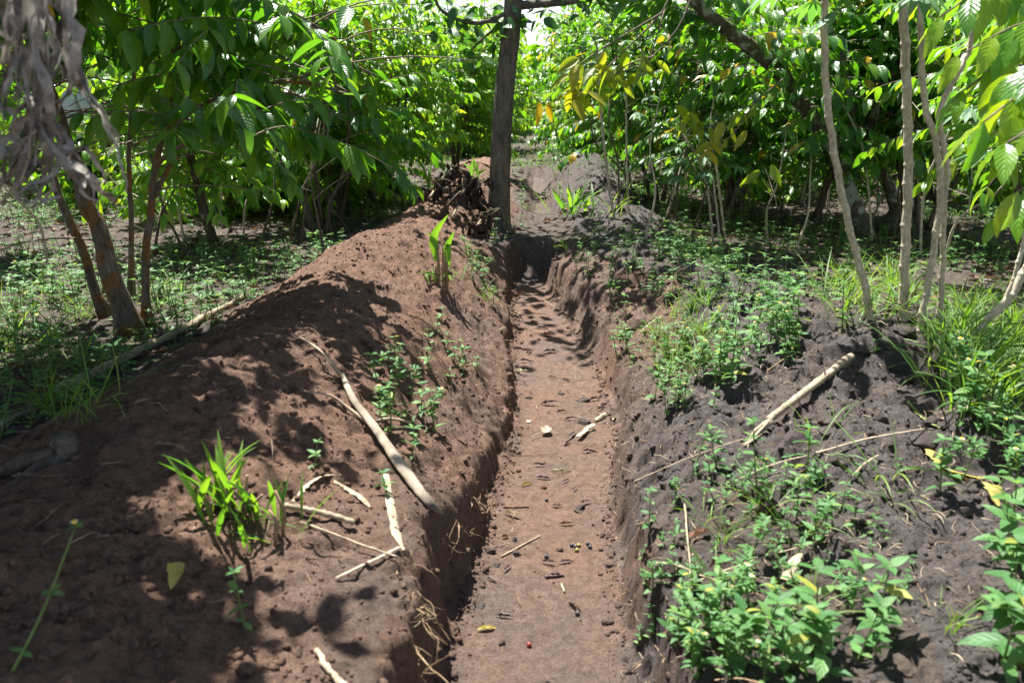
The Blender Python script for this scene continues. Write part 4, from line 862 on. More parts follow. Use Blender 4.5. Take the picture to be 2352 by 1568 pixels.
patch(mid+lance, [(1335, 600), (1350, 625), (1365, 600), (1345, 575), (1330, 630), (1380, 570), (1360, 640), (1400, 650), (1420, 690), (1450, 660), (1410, 620)], 'light green weed in the tuft on the far lip of the trench', 'weed tuft on the far lip', .8, 1.15, 5)
sp = [(1400+rw.rand()*430, 570+rw.rand()*270) for _ in range(60)]
patch(mid+lance+low, sp, 'weed in the dense green patch between the trench and the cassava', 'weed patch between trench and cassava', .55, 1.1)
patch(mid+lance, [(1490+rw.rand()*150, 770+rw.rand()*200) for _ in range(24)], 'weed in the green tongue running down to the trench lip', 'weed tongue at the trench lip', .5, .95)
patch(mid+low, [(1720+rw.rand()*130, 720+rw.rand()*110) for _ in range(18)] + [(1600+rw.rand()*100, 850+rw.rand()*40) for _ in range(8)], 'weed on the crumbly hump in the middle of the dark bank', 'weeds on the middle hump', .8, 1.3)
patch(mid+low, [(1500+rw.rand()*330, 480+rw.rand()*120) for _ in range(34)], 'weed in the shade under the lichen trunk', 'shaded weeds under the lichen trunk', .8, 1.4)
patch(mid+low, [(5+rw.rand()*240, 570+rw.rand()*150) for _ in range(24)], 'weed in the sunlit field behind the rusty trunk', 'field weeds behind the rusty trunk', .8, 1.3)
patch(mid+lance, [(5+rw.rand()*150, 730+rw.rand()*220) for _ in range(20)], 'weed between the rusty trunk and the weathered pole', 'field weeds before the rusty trunk', .8, 1.2)
patch(lance+low, [(380+rw.rand()*230, 560+rw.rand()*100) for _ in range(18)], 'weed along the back foot of the red bank', 'weeds behind the red bank', .8, 1.3)
patch(mid+low, [(2190+rw.rand()*160, 850+rw.rand()*170) for _ in range(20)], 'weed on the grassy outer slope under the leaning canes', 'weeds under the leaning canes', .9, 1.4)
patch(mid+lance, [(1540+rw.rand()*430, 1380+rw.rand()*200) for _ in range(16)], 'slight weed filling in round the near clump', 'slight weeds round the near clump', .55, .85)
patch(low+lance, [(1225+rw.rand()*240, 372+rw.rand()*110) for _ in range(20)], 'weed on the rough earth of the far mound', 'weeds on the far mound', .8, 1.6)
# grass
def tuft(seed, n, h, w, spread=.03, up=.5, leaf='grass'):
    rg = np.random.RandomState(seed); mb = MB(); a = rg.rand(n)*6.28; e = rg.uniform(up*.5, up*1.6, n); P = rg.randn(n, 3)*[spread, spread, 0] - [0, 0, .01]
    D = np.stack([np.cos(a), np.sin(a), 1/np.maximum(e, .05)], -1); l = h*rg.uniform(.5, 1.25, n)
    leaves(mb, P, D, np.stack([-np.cos(a), -np.sin(a), e*1.0], -1), l, w*rg.uniform(.6, 1.3, n), -rg.uniform(.2, 1.9, n)*-1, rg.rand(n)*.88+.02 + (rg.rand(n) < .06)*.1, 7, 1, .3, 0, 8, 'blade', rg.randn(n)*.8); return mb
tufts = [tuft(s, 16, .26, .0075) for s in (1, 2, 3)]; tm = [t_.mesh('grass_tuft', M['grass']) for t_ in tufts]
def grass(u, v, label, group, s=1.0):
    o = link('grass_tuft', tm[rw.randint(3)]); o.location = gnd(u, v); o.rotation_euler = (rw.randn()*.1, rw.randn()*.1, rw.rand()*6.28); o.scale = (s, s, s); tag(o, label, 'grass', group); return o
for _ in range(46): grass(2170+rw.rand()*190, 700+rw.rand()*260, 'long green grass tuft among the cassava canes', 'grass among the canes', rw.uniform(.8, 1.5))
for _ in range(22): grass(1500+rw.rand()*150, 700+rw.rand()*200, 'fine grass tuft in the weedy tongue beside the trench', 'grass beside the trench', rw.uniform(.45, .9))
for _ in range(14): grass(1900+rw.rand()*200, 620+rw.rand()*130, 'grass tuft behind the dark mound at the cassava feet', 'grass at the cassava feet', rw.uniform(.9, 1.5))
for _ in range(20): grass(10+rw.rand()*230, 600+rw.rand()*380, 'grass tuft in the field beside the rusty trunk', 'grass beside the rusty trunk', rw.uniform(.7, 1.2))
for u, v, s in ((1770, 1190, 1.0), (1840, 1230, .9), (1880, 1420, .9), (1650, 1350, .8), (1230+430, 1250, .8), (2180, 1450, .8)): grass(u, v, 'loose grass tuft on the near dark bank', 'grass on the near dark bank', s*.8)
for u, v in ((1300, 575), (1340, 560), (1080, 600), (1115, 690), (1440, 560)): grass(u, v, 'small grass tuft hanging over the far end of the trench', 'grass at the trench end', .7)
# cut clumps and broad-bladed shoots
def shoots(label, base, blades, cat='shoot', name='grass_clump', leaf='maize', stubs=0, seed=0, wl=(.16, .26), ww=(.02, .03), up=.35, spread=.05):
    rg = np.random.RandomState(seed); t = thing(name, label, cat, base); mb = MB(); ms = MB()
    for k in range(blades):
        a = rg.rand()*6.28; e = rg.uniform(.1, up); l = rg.uniform(*wl)
        leaves(mb, rg.randn(3)*[spread, spread, 0], [math.cos(a)*e, math.sin(a)*e, 1], [-math.cos(a), -math.sin(a), e], l, rg.uniform(*ww), rg.uniform(.1, .9), rg.rand(), 9, 1, .45, .06, 5, 'blade', rg.randn()*.9)
    for k in range(stubs):
        q = rg.randn(3)*[spread*.8, spread*.6, 0]; tube(ms, [q-[0, 0, .03], q+[rg.randn()*.012, 0, .05], q+[rg.randn()*.02, 0, rg.uniform(.07, .12)]], [.006, .0055, .004], 7)
    mb.build('blade' if blades < 2 else 'foliage', M[leaf], t)
    if stubs: ms.build('cut_stalk', M['root'], t)
    return t
shoots('clump of bright green cut grass sprouting from the red bank', gnd(505, 1180), 26, seed=1, stubs=8, wl=(.15, .27), ww=(.018, .028))
shoots('second smaller clump of cut grass beside the pale stalk piece', gnd(595, 1205), 17, seed=2, stubs=6, wl=(.11, .19), ww=(.014, .022))
shoots('low spreading grass shoots lying over the dry stalks', gnd(665, 1225), 7, seed=3, wl=(.12, .20), ww=(.010, .016), up=1.6)
bS = gnd(1008, 655)
tS = thing('maize_sprout', 'cut stalks with two tall ribbed green leaves on the crest of the red bank', 'sprout', bS)
mb = MB(); ms = MB()
for (u0, v0, u1, v1, u2, v2, w, tw) in ((1005, 600, 998, 545, 1030, 492, .060, .6), (1000, 600, 1000, 560, 975, 530, .040, -1.2), (1030, 610, 1028, 570, 1044, 530, .050, .5), (1032, 600, 1030, 560, 1020, 572, .035, .9)):
    a, b, c = (px(u, v, bS[1])-bS for u, v in ((u0, v0), (u1, v1), (u2, v2))); P = spline([a, b, c], 14)
    ribbon(mb, P, w*SHAPES['lance'](np.linspace(.08, 1, 14)), np.outer(np.cos(np.linspace(0, tw, 14)), [1, .2, 0]) + np.outer(np.sin(np.linspace(0, tw, 14)), [0, 1, 0]), .7, rnd=.6, nh=3)
rg = np.random.RandomState(8)
for k in range(12):
    a = rg.rand()*6.28; leaves(mb, [rg.randn()*.06, rg.randn()*.03, .02], [math.cos(a)*.5, math.sin(a)*.5, 1], [-math.cos(a), -math.sin(a), .5], rg.uniform(.10, .18), .018, rg.uniform(.3, 1.4), rg.rand(), 8, 1, .4, .05, 5, 'blade', rg.randn())
for (du, top) in ((-.055, .10), (-.02, .13), (.03, .27), (.05, .22), (.0, .26), (-.085, .08)):
    tube(ms, [[du, 0, -.04], [du*1.05, .01, top*.5], [du*.9, 0, top]], [.012, .010, .005], 8)
mb.build('foliage', M['maize'], tS); ms.build('cut_stalk', M['root'], tS)
shoots('dark green strap-leaved clump behind the trench end', gnd(1315, 495), 14, seed=5, wl=(.32, .5), ww=(.045, .065), up=.9, spread=.12, leaf='maize', name='strap_leaf_plant', cat='plant')
shoots('strap-leaved shoots in the shade beside the far mound', gnd(1385, 500), 8, seed=6, wl=(.3, .45), ww=(.03, .05), up=.9, spread=.12, leaf='grass', name='strap_leaf_plant', cat='plant')
shoots('green leaf shoot in front of the withered heap', gnd(985, 440), 4, seed=7, wl=(.35, .45), ww=(.05, .07), up=.8, spread=.05, name='strap_leaf_plant', cat='plant')
shoots('sunlit green shoot beside the grey trunk on the red mound', gnd(1088, 420), 6, seed=8, wl=(.22, .3), ww=(.05, .06), up=.9, spread=.05, name='strap_leaf_plant', cat='plant')
shoots('maize-like shoot on top of the far mound', gnd(1395, 372), 8, seed=9, wl=(.4, .6), ww=(.04, .06), up=1.0, spread=.12, name='strap_leaf_plant', cat='plant')

# ------------------------------------------------------------------ low cover, litter and crumbs: nobody could count them
rs = np.random.RandomState(123)
def arr_of(mbs):
    m = MB()
    for k, b in enumerate(mbs):
        V, F, A, MI = b.arrays(); m.add(V, F, A[:, 0], A[:, 1], A[:, 2], mi=k)
    return m.arrays()
covers = [arr_of(weed_mesh(200+k, h=.07+.03*k, nodes=3, L=.045, nl=3)[:2][::-1]) for k in range(4)]
mb = MB(); n = 50000; x = rs.uniform(-16, 16, n); y = 2.2 + 24*rs.rand(n)**1.3
hgt, inc, bl, br, _ = land(x, y)
den = smooth(-.16, .20, fbm(x, y, .9, 3, 7)) * (inc < .1) * (bl < .03) * np.where(br > .05, np.where(y > 4.2, .6, .12), 1.0) * (np.abs(x) < .72*y+1)
den = den*np.where((x > 1.0) & (y > 4.2) & (x < 4.5) & (y < 8), 1.7, 1.0)*np.where(y > 12, .6, 1)
sel = rs.rand(n) < den; x, y, hgt = x[sel], y[sel], hgt[sel]; n = len(x); kk = rs.randint(0, 4, n)
for k in range(4):
    q = kk == k; replicate(mb, covers[k], np.stack([x[q], y[q], hgt[q]], -1), rs.rand(q.sum())*6.28, rs.uniform(.6, 1.5, q.sum()), rs=k)
E_ = np.array([gnd(1470+rs.rand()*620, 1060+rs.rand()*480) for _ in range(80)] + [gnd(1400+rs.rand()*430, 570+rs.rand()*270) for _ in range(60)])
replicate(mb, covers[1], E_, rs.rand(140)*6.28, rs.uniform(.35, 1.0, 140), rs=9)
tag(mb.build('ground_cover', [M['weed'], M['green_stem']]), 'low green seedlings and creeping weeds covering the field floor', 'ground cover', kind='stuff')
gt = [t_.arrays() for t_ in [tuft(50, 9, .16, .006), tuft(51, 9, .20, .006)]]
mb = MB(); n = 9000; x = rs.uniform(-14, 14, n); y = 2.2 + 20*rs.rand(n)**1.2; hgt, inc, bl, br, _ = land(x, y)
den = smooth(.02, .3, fbm(x, y, .8, 3, 17)) * (inc < .1) * (bl < .04) * np.where(br > .05, .10, .8) * (np.abs(x) < .72*y+1)
sel = rs.rand(n) < den; x, y, hgt = x[sel], y[sel], hgt[sel]; kk = rs.randint(0, 2, len(x))
for k in range(2): q = kk == k; replicate(mb, gt[k], np.stack([x[q], y[q], hgt[q]], -1), rs.rand(q.sum())*6.28, rs.uniform(.6, 1.4, q.sum()), rs=k)
tag(mb.build('grass', M['grass']), 'thin green grass growing through the field litter', 'grass', kind='stuff')
# fallen leaves on the field
def dead_leaf(mb, c, L, W_, az, seed, curl=1.6, mi=0, tw=1.0):
    rg = np.random.RandomState(seed); d = np.array([math.cos(az), math.sin(az), .02+.06*rg.rand()])
    leaves(mb, c, d, [rg.randn()*.2*tw, rg.randn()*.2*tw, 1], L, W_, rg.uniform(-.2, .4), .5, 9, 2, rg.uniform(.1, .4)*tw, .30, 6, 'coffee', rg.randn()*.8*tw, curl, mi=mi)
mb0 = MB(); dead_leaf(mb0, [0, 0, .008], .11, .05, 0, 1); mb1 = MB(); dead_leaf(mb1, [0, 0, .008], .10, .05, 0, 2, .6)
mb = MB(); n = 14000; x = rs.uniform(-14, 14, n); y = 2.2 + 20*rs.rand(n)**1.2; hgt, inc, bl, br, _ = land(x, y)
sel = (rs.rand(n) < np.where((inc > .1) | (bl > .05), 0.0, np.where(br > .05, .08, .85))) & (np.abs(x) < .72*y+1); x, y, hgt = x[sel], y[sel], hgt[sel]
for k, m_ in enumerate((mb0, mb1)):
    for mi in range(3):
        q = (np.arange(len(x)) % 6) == (k*3+mi); a_ = m_.arrays(); a_ = (a_[0], a_[1], a_[2], np.full(len(a_[1]), mi))
        replicate(mb, a_, np.stack([x[q], y[q], hgt[q]+.004], -1), rs.rand(q.sum())*6.28, rs.uniform(.6, 1.3, q.sum()), rs=mi)
tag(mb.build('leaf_litter', [M['dry_purple'], M['dry_brown'], M['twig']]), 'dry fallen leaves strewn over the field between the trees', 'leaf litter', kind='stuff')
# crumbs of soil and bits of straw
def crumb_arrays(k):
    m = MB(); ball(m, (0, 0, .25), 1.0, seed=k, lump=.34, seg=6, rings=4, sq=(1, .85, .75)); return m.arrays()
ca = [crumb_arrays(k) for k in range(4)]
mb = MB(); n = 60000; x = rs.uniform(-2.3, 2.6, n); y = 1.5 + 8*rs.rand(n)**1.5; hgt, inc, bl, br, rough = land(x, y)
sel = rs.rand(n) < np.clip(.12 + .9*rough*((bl > .02) | (br > .02) | (inc > .5)), 0, 1)*np.where((inc > .5) & (rough < .3), .35, 1); x, y, hgt, bl, br, inc = (q[sel] for q in (x, y, hgt, bl, br, inc))
nb = 5000; yb = rs.uniform(1.7, 7.4, nb); el, er = trench_edges(yb); sd_ = rs.rand(nb) < .55; xb = np.where(sd_, el+np.abs(rs.randn(nb))*.035, er-np.abs(rs.randn(nb))*.03); hb, ib, lb, rb, _ = land(xb, yb)
x, y, hgt, bl, br, inc = (np.concatenate(q) for q in ((x, xb), (y, yb), (hgt, hb), (bl, lb), (br, rb), (inc, ib)))      # crumbs gathered along the foot of the walls
szs = np.clip(rs.pareto(2.3, len(x))*.0026 + .0018, 0, .015); kk = rs.randint(0, 4, len(x))
for k in range(4): q = kk == k; replicate(mb, ca[k], np.stack([x[q], y[q], hgt[q]], -1), rs.rand(q.sum())*6.28, szs[q], rs=k)
V, F, A, MI = mb.arrays(); xl, xr = trench_edges(V[:, 1])
rd = np.where(V[:, 0] < .5*(xl+xr), .92, np.where(V[:, 0] < xr+.1, .55, .14))
tag(link('soil_crumbs', make_mesh('soil_crumbs', V, F, None, MI*0, M['soil'], {'red': rd, 'litter': rd*0}, False)), 'small crumbs of dug soil scattered over both banks and the trench', 'soil crumbs', kind='stuff')
mb = MB(); n = 4500; x = np.concatenate([rs.uniform(.35, 2.3, 2750), rs.uniform(-1.6, .5, 550), rs.uniform(-5, -1.7, 600), rs.uniform(1.6, 5, 600)]); y = 1.7 + np.where(np.arange(n) < 3300, 6, 9)*rs.rand(n)**1.2; hgt, inc, bl, br, rough = land(x, y)
for k in range(n):
    if -1.7 < x[k] < .3 and rs.rand() < .55: continue
    l = rs.uniform(.012, .075)*(1.4 if rs.rand() < .1 else 1)*(2.2 if k > 3300 else (1.5 if k > 2750 else 1)); a = rs.rand()*6.28; c = np.array([x[k], y[k], hgt[k]+.004]); d = np.array([math.cos(a), math.sin(a), rs.randn()*.25])*l/2
    b = rs.randn(3)*l*.16; tube(mb, spline([c-d, c+b, c+d], 5), rs.uniform(.0007, .0020)*(1.6 if k > 3300 else 1)*np.array([.7, 1, 1, .9, .6]), 4, mi=int(rs.rand() < .4))
tag(mb.build('straw_litter', [M['straw'], M['root']]), 'thin bits of straw and rootlets strewn over the dug soil', 'straw litter', kind='stuff')

# ------------------------------------------------------------------ larger clods, each one a thing
cm_ = []
for k in range(6):
    m = MB(); ball(m, (0, 0, .25), 1.0, seed=40+k, lump=.42, seg=26, rings=18, sq=(1, .8, .72)); q = m.v[0]; rq = np.random.RandomState(k)
    for _ in range(7):                                   # broken faces
        nrm = unit(rq.randn(3)+[0, 0, .3]); d_ = (q-[0, 0, .25])@nrm; c_ = rq.uniform(.45, .8); q = q - np.outer(np.maximum(d_-c_, 0)*.85, nrm)
    q = q + .045*np.stack([vnoise(q[:, 1]*7+k, q[:, 2]*7, 3), vnoise(q[:, 0]*7+k, q[:, 2]*7, 4), vnoise(q[:, 0]*7, q[:, 1]*7+k, 5)], -1)*2; m.v[0] = q; cm_.append(m)
def clod_mesh(k, rd):
    V, F, A, MI = cm_[k].arrays(); return make_mesh('clod', V, F, None, MI, M['soil'], {'red': np.full(len(V), rd), 'litter': np.zeros(len(V))})
cl = {}
def clod(u, v, wpx, rd, label, group):
    p = gnd(u, v); r = wpx/2*p[1]/FPX*1.05; k = (rw.randint(6), rd)
    if k not in cl: cl[k] = clod_mesh(*k)
    o = link('clod', cl[k]); o.location = p - [0, 0, r*.30]; o.scale = (r, r*rw.uniform(.7, 1.1), r*rw.uniform(.7, 1.1)); o.rotation_euler = (rw.randn()*.2, rw.randn()*.2, rw.rand()*6.28); tag(o, label, 'clod', group)
for u, v, w in ((1345, 972, 36), (1213, 915, 26), (1125, 1270, 32), (1187, 1275, 26), (1140, 1300, 34), (1182, 1240, 22), (1105, 1395, 44), (1330, 1170, 36), (1340, 920, 40), (1290, 905, 18), (1240, 1370, 14)):
    clod(u, v, w, .22, 'dark rounded clod lying on the reddish trench floor', 'dark clods on the trench floor')
for u, v, w in ((405, 1400, 50), (270, 1440, 44), (310, 1480, 46), (350, 1460, 34), (200, 1420, 60), (430, 1455, 60), (150, 1410, 44), (250, 1110, 40), (560, 1540, 70), (120, 1510, 90), (680, 1500, 50), (60, 1480, 50)):
    clod(u, v, w, .75, 'brown clod in the dappled shade on the near red bank', 'brown clods on the near red bank')
for _ in range(60): clod(560+rw.rand()*480, 540+rw.rand()*520, rw.uniform(7, 22), .95, 'small red clod on the crest of the red bank', 'small clods on the red bank')
for u, v, w in ((2080, 760, 60), (2040, 790, 54), (1980, 810, 44), (2120, 800, 50), (2150, 820, 60), (1940, 930, 36), (2090, 920, 44), (2020, 960, 36), (2140, 980, 40), (1900, 1000, 34), (2190, 1180, 40), (2130, 1020, 70), (1860, 980, 30), (2160, 900, 46), (2210, 1180, 44), (1920, 1060, 40), (1620, 900, 24)):
    clod(u, v, w, .08, 'dark grey clod on the crumbly dark bank', 'grey clods on the dark bank')
for _ in range(22): clod(1480+rw.rand()*800, 880+rw.rand()*620, rw.uniform(10, 26), .08, 'small grey lump of earth among the straws on the dark bank', 'small lumps on the dark bank')

# ------------------------------------------------------------------ sticks, canes, straws
def pole(name, label, cat, pts, widths, mat, sides=10, lump=.12, lift=.5, n=30, flat=1.0, seed=1):
    """pts: photo points where it lies on the land; widths in photo pixels."""
    G = [gnd(u, v) for u, v in pts]; W_ = [w*g[1]/FPX/2 for w, g in zip(widths, G)]; b = G[0]
    P = spline([g-b+[0, 0, w*lift] for g, w in zip(G, W_)], n); R = np.interp(np.linspace(0, 1, n), np.linspace(0, 1, len(W_)), W_)
    mb = MB(); tube(mb, P, R, sides, lump=lump, seed=seed, flat=flat); o = mb.build(name, M[mat]); o.location = b; return tag(o, label, cat)
def pole3(name, label, cat, A, B, w0, w1, mat, bend=0.0, sides=10, lump=.1, lift=.8, n=26, flat=1.0, seed=1):
    a, b = gnd(*A), gnd(*B); r0, r1 = w0*a[1]/FPX/2, w1*b[1]/FPX/2
    q = np.linspace(0, 1, n)[:, None]; P = a + (b-a)*q; g = HA(P[:, 0], P[:, 1]); R = np.linspace(r0, r1, n)
    need = np.max(np.maximum(g + R*lift - P[:, 2], 0)[2:-2]) if n > 6 else 0
    P[:, 2] += np.minimum(need, .11) + R*.3; P = P - a + np.outer(np.sin(q[:, 0]*np.pi)*bend, [.3, .3, 1]); rk = np.random.RandomState(int(A[0]+A[1]) % 997); kk_ = np.cumsum(rk.randn(n, 3)*[.5, .5, .1], axis=0); P = P + (kk_ - np.outer(q[:, 0], kk_[-1]))*np.mean(R)*.32
    mb = MB(); tube(mb, P, R*(1+.12*np.sin(np.arange(n)*2.1))*(1+.35*rk.randn(n)*(.3 if n > 20 else .5)), sides, lump=lump, seed=seed, flat=flat); o = mb.build(name, M[mat]); o.location = a; return tag(o, label, cat)
pole3('wooden_pole', 'long weathered pole lying across the back of the red bank by the rusty trunk', 'pole', (145, 915), (560, 692), 31, 10, 'wood_dark', lump=.22, n=40, seed=3)
pole3('wooden_pole', 'short tan pole end lying at the near field edge of the red bank', 'pole', (-60, 1020), (88, 950), 20, 14, 'wood')
# the split dead branch down the red bank
bR = gnd(790, 880); tR = thing('dead_branch', 'split grey dead branch lying down the red bank toward the trench', 'branch', bR)
G = [(785, 872, 13, .025), (815, 935, 19, .025), (868, 1010, 23, .025), (930, 1100, 32, .025), (985, 1165, 27, .025), (1018, 1207, 6, .015)]
P = spline([gnd(u, v)-bR+[0, 0, l] for u, v, w, l in G], 34); P[:, 2] = np.interp(np.arange(34), [0, 8, 33], [P[0, 2], P[8, 2], P[33, 2]])*.6 + P[:, 2]*.4
R = np.interp(np.linspace(0, 1, 34), np.linspace(0, 1, 6), [w*gnd(u, v)[1]/FPX/2 for u, v, w, l in G])
mb = MB(); tube(mb, P, R, 12, lump=.22, seed=5, flat=.6); mb.build('limb', M['wood'], tR)
mb = MB(); tube(mb, spline([gnd(u, v)-bR+[0, 0, .035] for u, v in ((782, 880), (735, 830), (672, 783))], 12), np.linspace(.007, .0025, 12), 7, lump=.15); mb.build('side_twig', M['straw'], tR)
mb = MB(); tube(mb, spline([gnd(u, v)-bR+[0, 0, .03] for u, v in ((868, 985), (900, 982), (945, 988))], 8), np.linspace(.008, .004, 8), 6, lump=.15); tube(mb, spline([gnd(u, v)-bR+[0, 0, .02] for u, v in ((845, 985), (800, 950), (760, 925), (700, 915))], 10), np.linspace(.008, .003, 10), 6, lump=.2); mb.build('snag', M['wood_dark'], tR)
# the cut cassava cane on the dark bank
bC = gnd(1755, 990); tC = thing('cassava_cane', 'pale cut cassava cane lying diagonally on the dark bank', 'cane', bC)
a, b = gnd(1762, 988), gnd(1952, 842); n = 300; q = np.linspace(0, 1, n)[:, None]; P = a+(b-a)*q; g = HA(P[:, 0], P[:, 1]); P[:, 2] += np.clip(np.max(g-P[:, 2]), 0, .05)*.7 + .012; P = P-bC
R = np.linspace(.013, .017, n)*(1+.16*np.exp(-(((np.arange(n)/37.0) % 1-.5)/.07)**2)); mb = MB(); tube(mb, P, R, 12, lump=.03); mb.build('stem', M['straw'], tC)
mb = MB(); e = gnd(1705, 1028)-bC; 
for k in range(5): tube(mb, spline([P[1]+np.random.RandomState(k).randn(3)*.006, (P[0]+e)/2+np.random.RandomState(k+9).randn(3)*.01, e+np.random.RandomState(k+20).randn(3)*.012], 8), np.linspace(.008, .003, 8), 6, lump=.3)
mb.build('splinter', M['straw'], tC)
pole3('cut_stalk', 'thick pale yellow stalk piece lying beside the grass sprouts', 'stalk', (655, 1178), (815, 1218), 17, 14, 'straw', lump=.12)
pole3('cut_stalk', 'thin tan stalk slanting below the thick stalk piece', 'stalk', (690, 1212), (912, 1292), 6, 7, 'straw')
pole3('cut_stalk', 'pale split reed crossing the thin tan stalk', 'stalk', (772, 1335), (918, 1265), 6, 9, 'dry_pale', flat=.4)
pole3('cut_stalk', 'bleached cane end sticking up at the very edge of the near red bank', 'stalk', (725, 1505), (800, 1600), 16, 22, 'straw')
for A, B, w, lab in (((1452, 1142), (1705, 1030), 7, 'long thin straw running from the trench lip up the dark bank'), ((1570, 1170), (1590, 1395), 9, 'tan straw standing along the trench lip of the dark bank'), ((1700, 1115), (1850, 1060), 11, 'pale straw lying below the cut cassava cane'),
                     ((1870, 1060), (2120, 1005), 12, 'long flat straw beside the broad leaved weed'), ((1590, 1370), (1860, 1270), 10, 'yellow straw lying behind the near weed clump'), ((1600, 1345), (1760, 1420), 8, 'short straw disappearing into the near weed clump'), ((1950, 1110), (2015, 1060), 12, 'frayed pale stalk scrap on the open dark soil'), ((1505, 1310), (1610, 1330), 16, 'curled pale husk at the trench lip'),
                     ((2140, 1190), (2165, 1220), 8, 'tiny pale chip on the open dark soil'), ((2180, 1510), (2220, 1540), 9, 'little white straw chip on the nearest dark soil'), ((1640, 1580), (1770, 1600), 10, 'reddish twig at the nearest edge of the dark bank'), ((1760, 860), (1840, 815), 5, 'thin reddish twig on the crest of the dark bank'), ((1470, 770), (1520, 735), 9, 'pale straw in the weeds beside the trench')):
    pole3('straw', lab, 'straw', A, B, w*.62, w*.4, 'root' if 'red' in lab else 'straw', flat=.6, sides=7, bend=.01)
pole3('wooden_stick', 'bare pale stick lying in the sun beyond the leaning canes', 'stick', (2275, 562), (2360, 595), 9, 7, 'straw')
bU = gnd(150, 1050); tU = thing('tree_stump', 'small dark cut stump on the shaded crest of the red bank', 'stump', bU)
mb = MB(); tube(mb, spline([[0, 0, -.05], [0, .005, .03], [.004, 0, .065]], 8), np.linspace(.05, .033, 8), 12, lump=.2); mb.build('stub', M['bark'], tU)
mb = MB(); tube(mb, spline([[-.02, -.02, .01], [-.12, -.08, .0], [-.2, -.14, -.03]], 8), np.linspace(.03, .01, 8), 8, lump=.3); tube(mb, spline([[-.01, -.03, .0], [-.05, -.12, -.01], [-.1, -.22, -.05]], 8), np.linspace(.025, .008, 8), 8, lump=.3); mb.build('root', M['bark'], tU)
# husk blades, flat and dry
def blade_on(label, pts, wpx, mat, cat='dry blade', name='maize_husk', roll=.5, lift=.008, seed=0):
    G = [gnd(u, v) for u, v in pts]; b = G[0]; P = spline([g-b+[0, 0, lift*(1 if 0 < i < len(G)-1 else .5)] for i, g in enumerate(G)], 20); rg = np.random.RandomState(seed)
    w = wpx*b[1]/FPX*SHAPES['lance'](np.linspace(.15, .97, 20)); T = unit(np.gradient(P, axis=0)); S = np.cross(T, [0, 0, 1.0]) + np.outer(np.sin(np.linspace(0, 3, 20)), [0, 0, .5])
    mb = MB(); ribbon(mb, P, w*(1+.15*rg.randn(20)), S, roll, nh=3, rnd=.5); o = mb.build(name, M[mat]); o.location = b; return tag(o, label, cat)
blade_on('bent pale husk blade lying between the grass sprouts and dead branch', [(676, 1155), (700, 1125), (740, 1105), (785, 1093)], 27, 'straw', seed=1)
blade_on('pale dry blade with pointed tip in front of the dead branch', [(768, 1108), (800, 1125), (828, 1145), (850, 1168)], 32, 'straw', seed=2)
blade_on('long pale dry blade hanging down the trench-side slope', [(885, 1090), (900, 1170), (912, 1230), (928, 1270)], 25, 'straw', seed=3)
blade_on('yellow-green blade lying on the slope beside the leaning canes', [(2085, 925), (2110, 950), (2140, 975), (2160, 985)], 34, 'dry_green', seed=4)
blade_on('long yellow and green blade among the outer weeds', [(2130, 1040), (2170, 1075), (2220, 1095), (2260, 1105)], 32, 'dry_yellow', seed=5)
blade_on('bent tan blade standing in the outer weeds', [(2200, 965), (2250, 945), (2270, 975), (2275, 995)], 24, 'dry_pale', seed=6, lift=.06)
blade_on('broad cream husk behind the near weed clump', [(1800, 1350), (1820, 1320), (1840, 1285)], 34, 'straw', seed=7, lift=.05)
blade_on('yellow dead leaf among the outer weeds on the near bank', [(2285, 1130), (2275, 1150), (2290, 1185)], 40, 'dry_yellow', seed=8, lift=.04)

# ------------------------------------------------------------------ things lying on the trench floor
def fallen(u, v, Lpx, az, mat, label, group=None, curl=1.6, wr=.36, cat='dead leaf', name='dead_leaf'):
    p = gnd(u, v); L = Lpx*p[1]/FPX; mb = MB(); sd = int(u*7+v) % 9999
    d = np.array([math.cos(az), math.sin(az)])*L/2; lf_ = .012 if wr > .8 else 0; hz = HA(np.array([p[0]-d[0], p[0], p[0]+d[0]]), np.array([p[1]-d[1], p[1], p[1]+d[1]])); dead_leaf(mb, [-d[0], -d[1], max(hz)-p[2] + .004 + .02*L + lf_], L, L*wr, az, sd, curl, tw=min(1, .2+.5*curl))
    o = mb.build(name, M[mat]); o.location = p; return tag(o, label, cat, group)
fallen(1120, 1447, 58, .25, 'dry_yellow', 'curled yellow leaf, nearest on the trench floor', curl=.7)
fallen(1210, 1115, 34, .5, 'dry_yellow', 'small ribbed yellow-green leaf on the trench floor', curl=1.2, wr=.5)
fallen(1254, 997, 36, 1.3, 'straw', 'bleached cream leaf lying flat in the middle of the trench', curl=.2, wr=.85)
fallen(1215, 970, 16, 1.2, 'dry_pale', 'tiny cream leaf scrap in the middle of the trench', curl=.2, wr=.8)
fallen(1200, 862, 40, -.3, 'dry_green', 'pale green cut leaf lying across the trench floor', curl=.4, wr=.25)
fallen(1258, 773, 28, .2, 'dry_brown', 'pinkish brown leaf far down the trench floor', curl=.5, wr=.6)
fallen(1195, 683, 30, .1, 'dry_brown', 'curled orange-brown leaf near the shaded trench end', curl=1.2, wr=.5)
fallen(655, 600, 22, .7, 'dry_brown', 'rust-orange leaf on the back crest of the red bank', curl=1.6, wr=.6)
fallen(402, 1330, 130, -1.35, 'dry_yellow', 'yellow notched leaf lying on the shaded near red bank', curl=.6, wr=.42)
fallen(1900, 1150, 62, .9, 'dry_brown', 'plump reddish brown curled leaf among the weeds of the dark bank', curl=1.5, wr=.45)
fallen(1645, 1300, 80, .8, 'dry_brown', 'large crumpled reddish leaf at the trench lip of the dark bank', curl=1.3, wr=.4)
fallen(1910, 1255, 60, .6, 'dry_purple', 'purple brown curled leaf behind the near weed clump', curl=1.6)
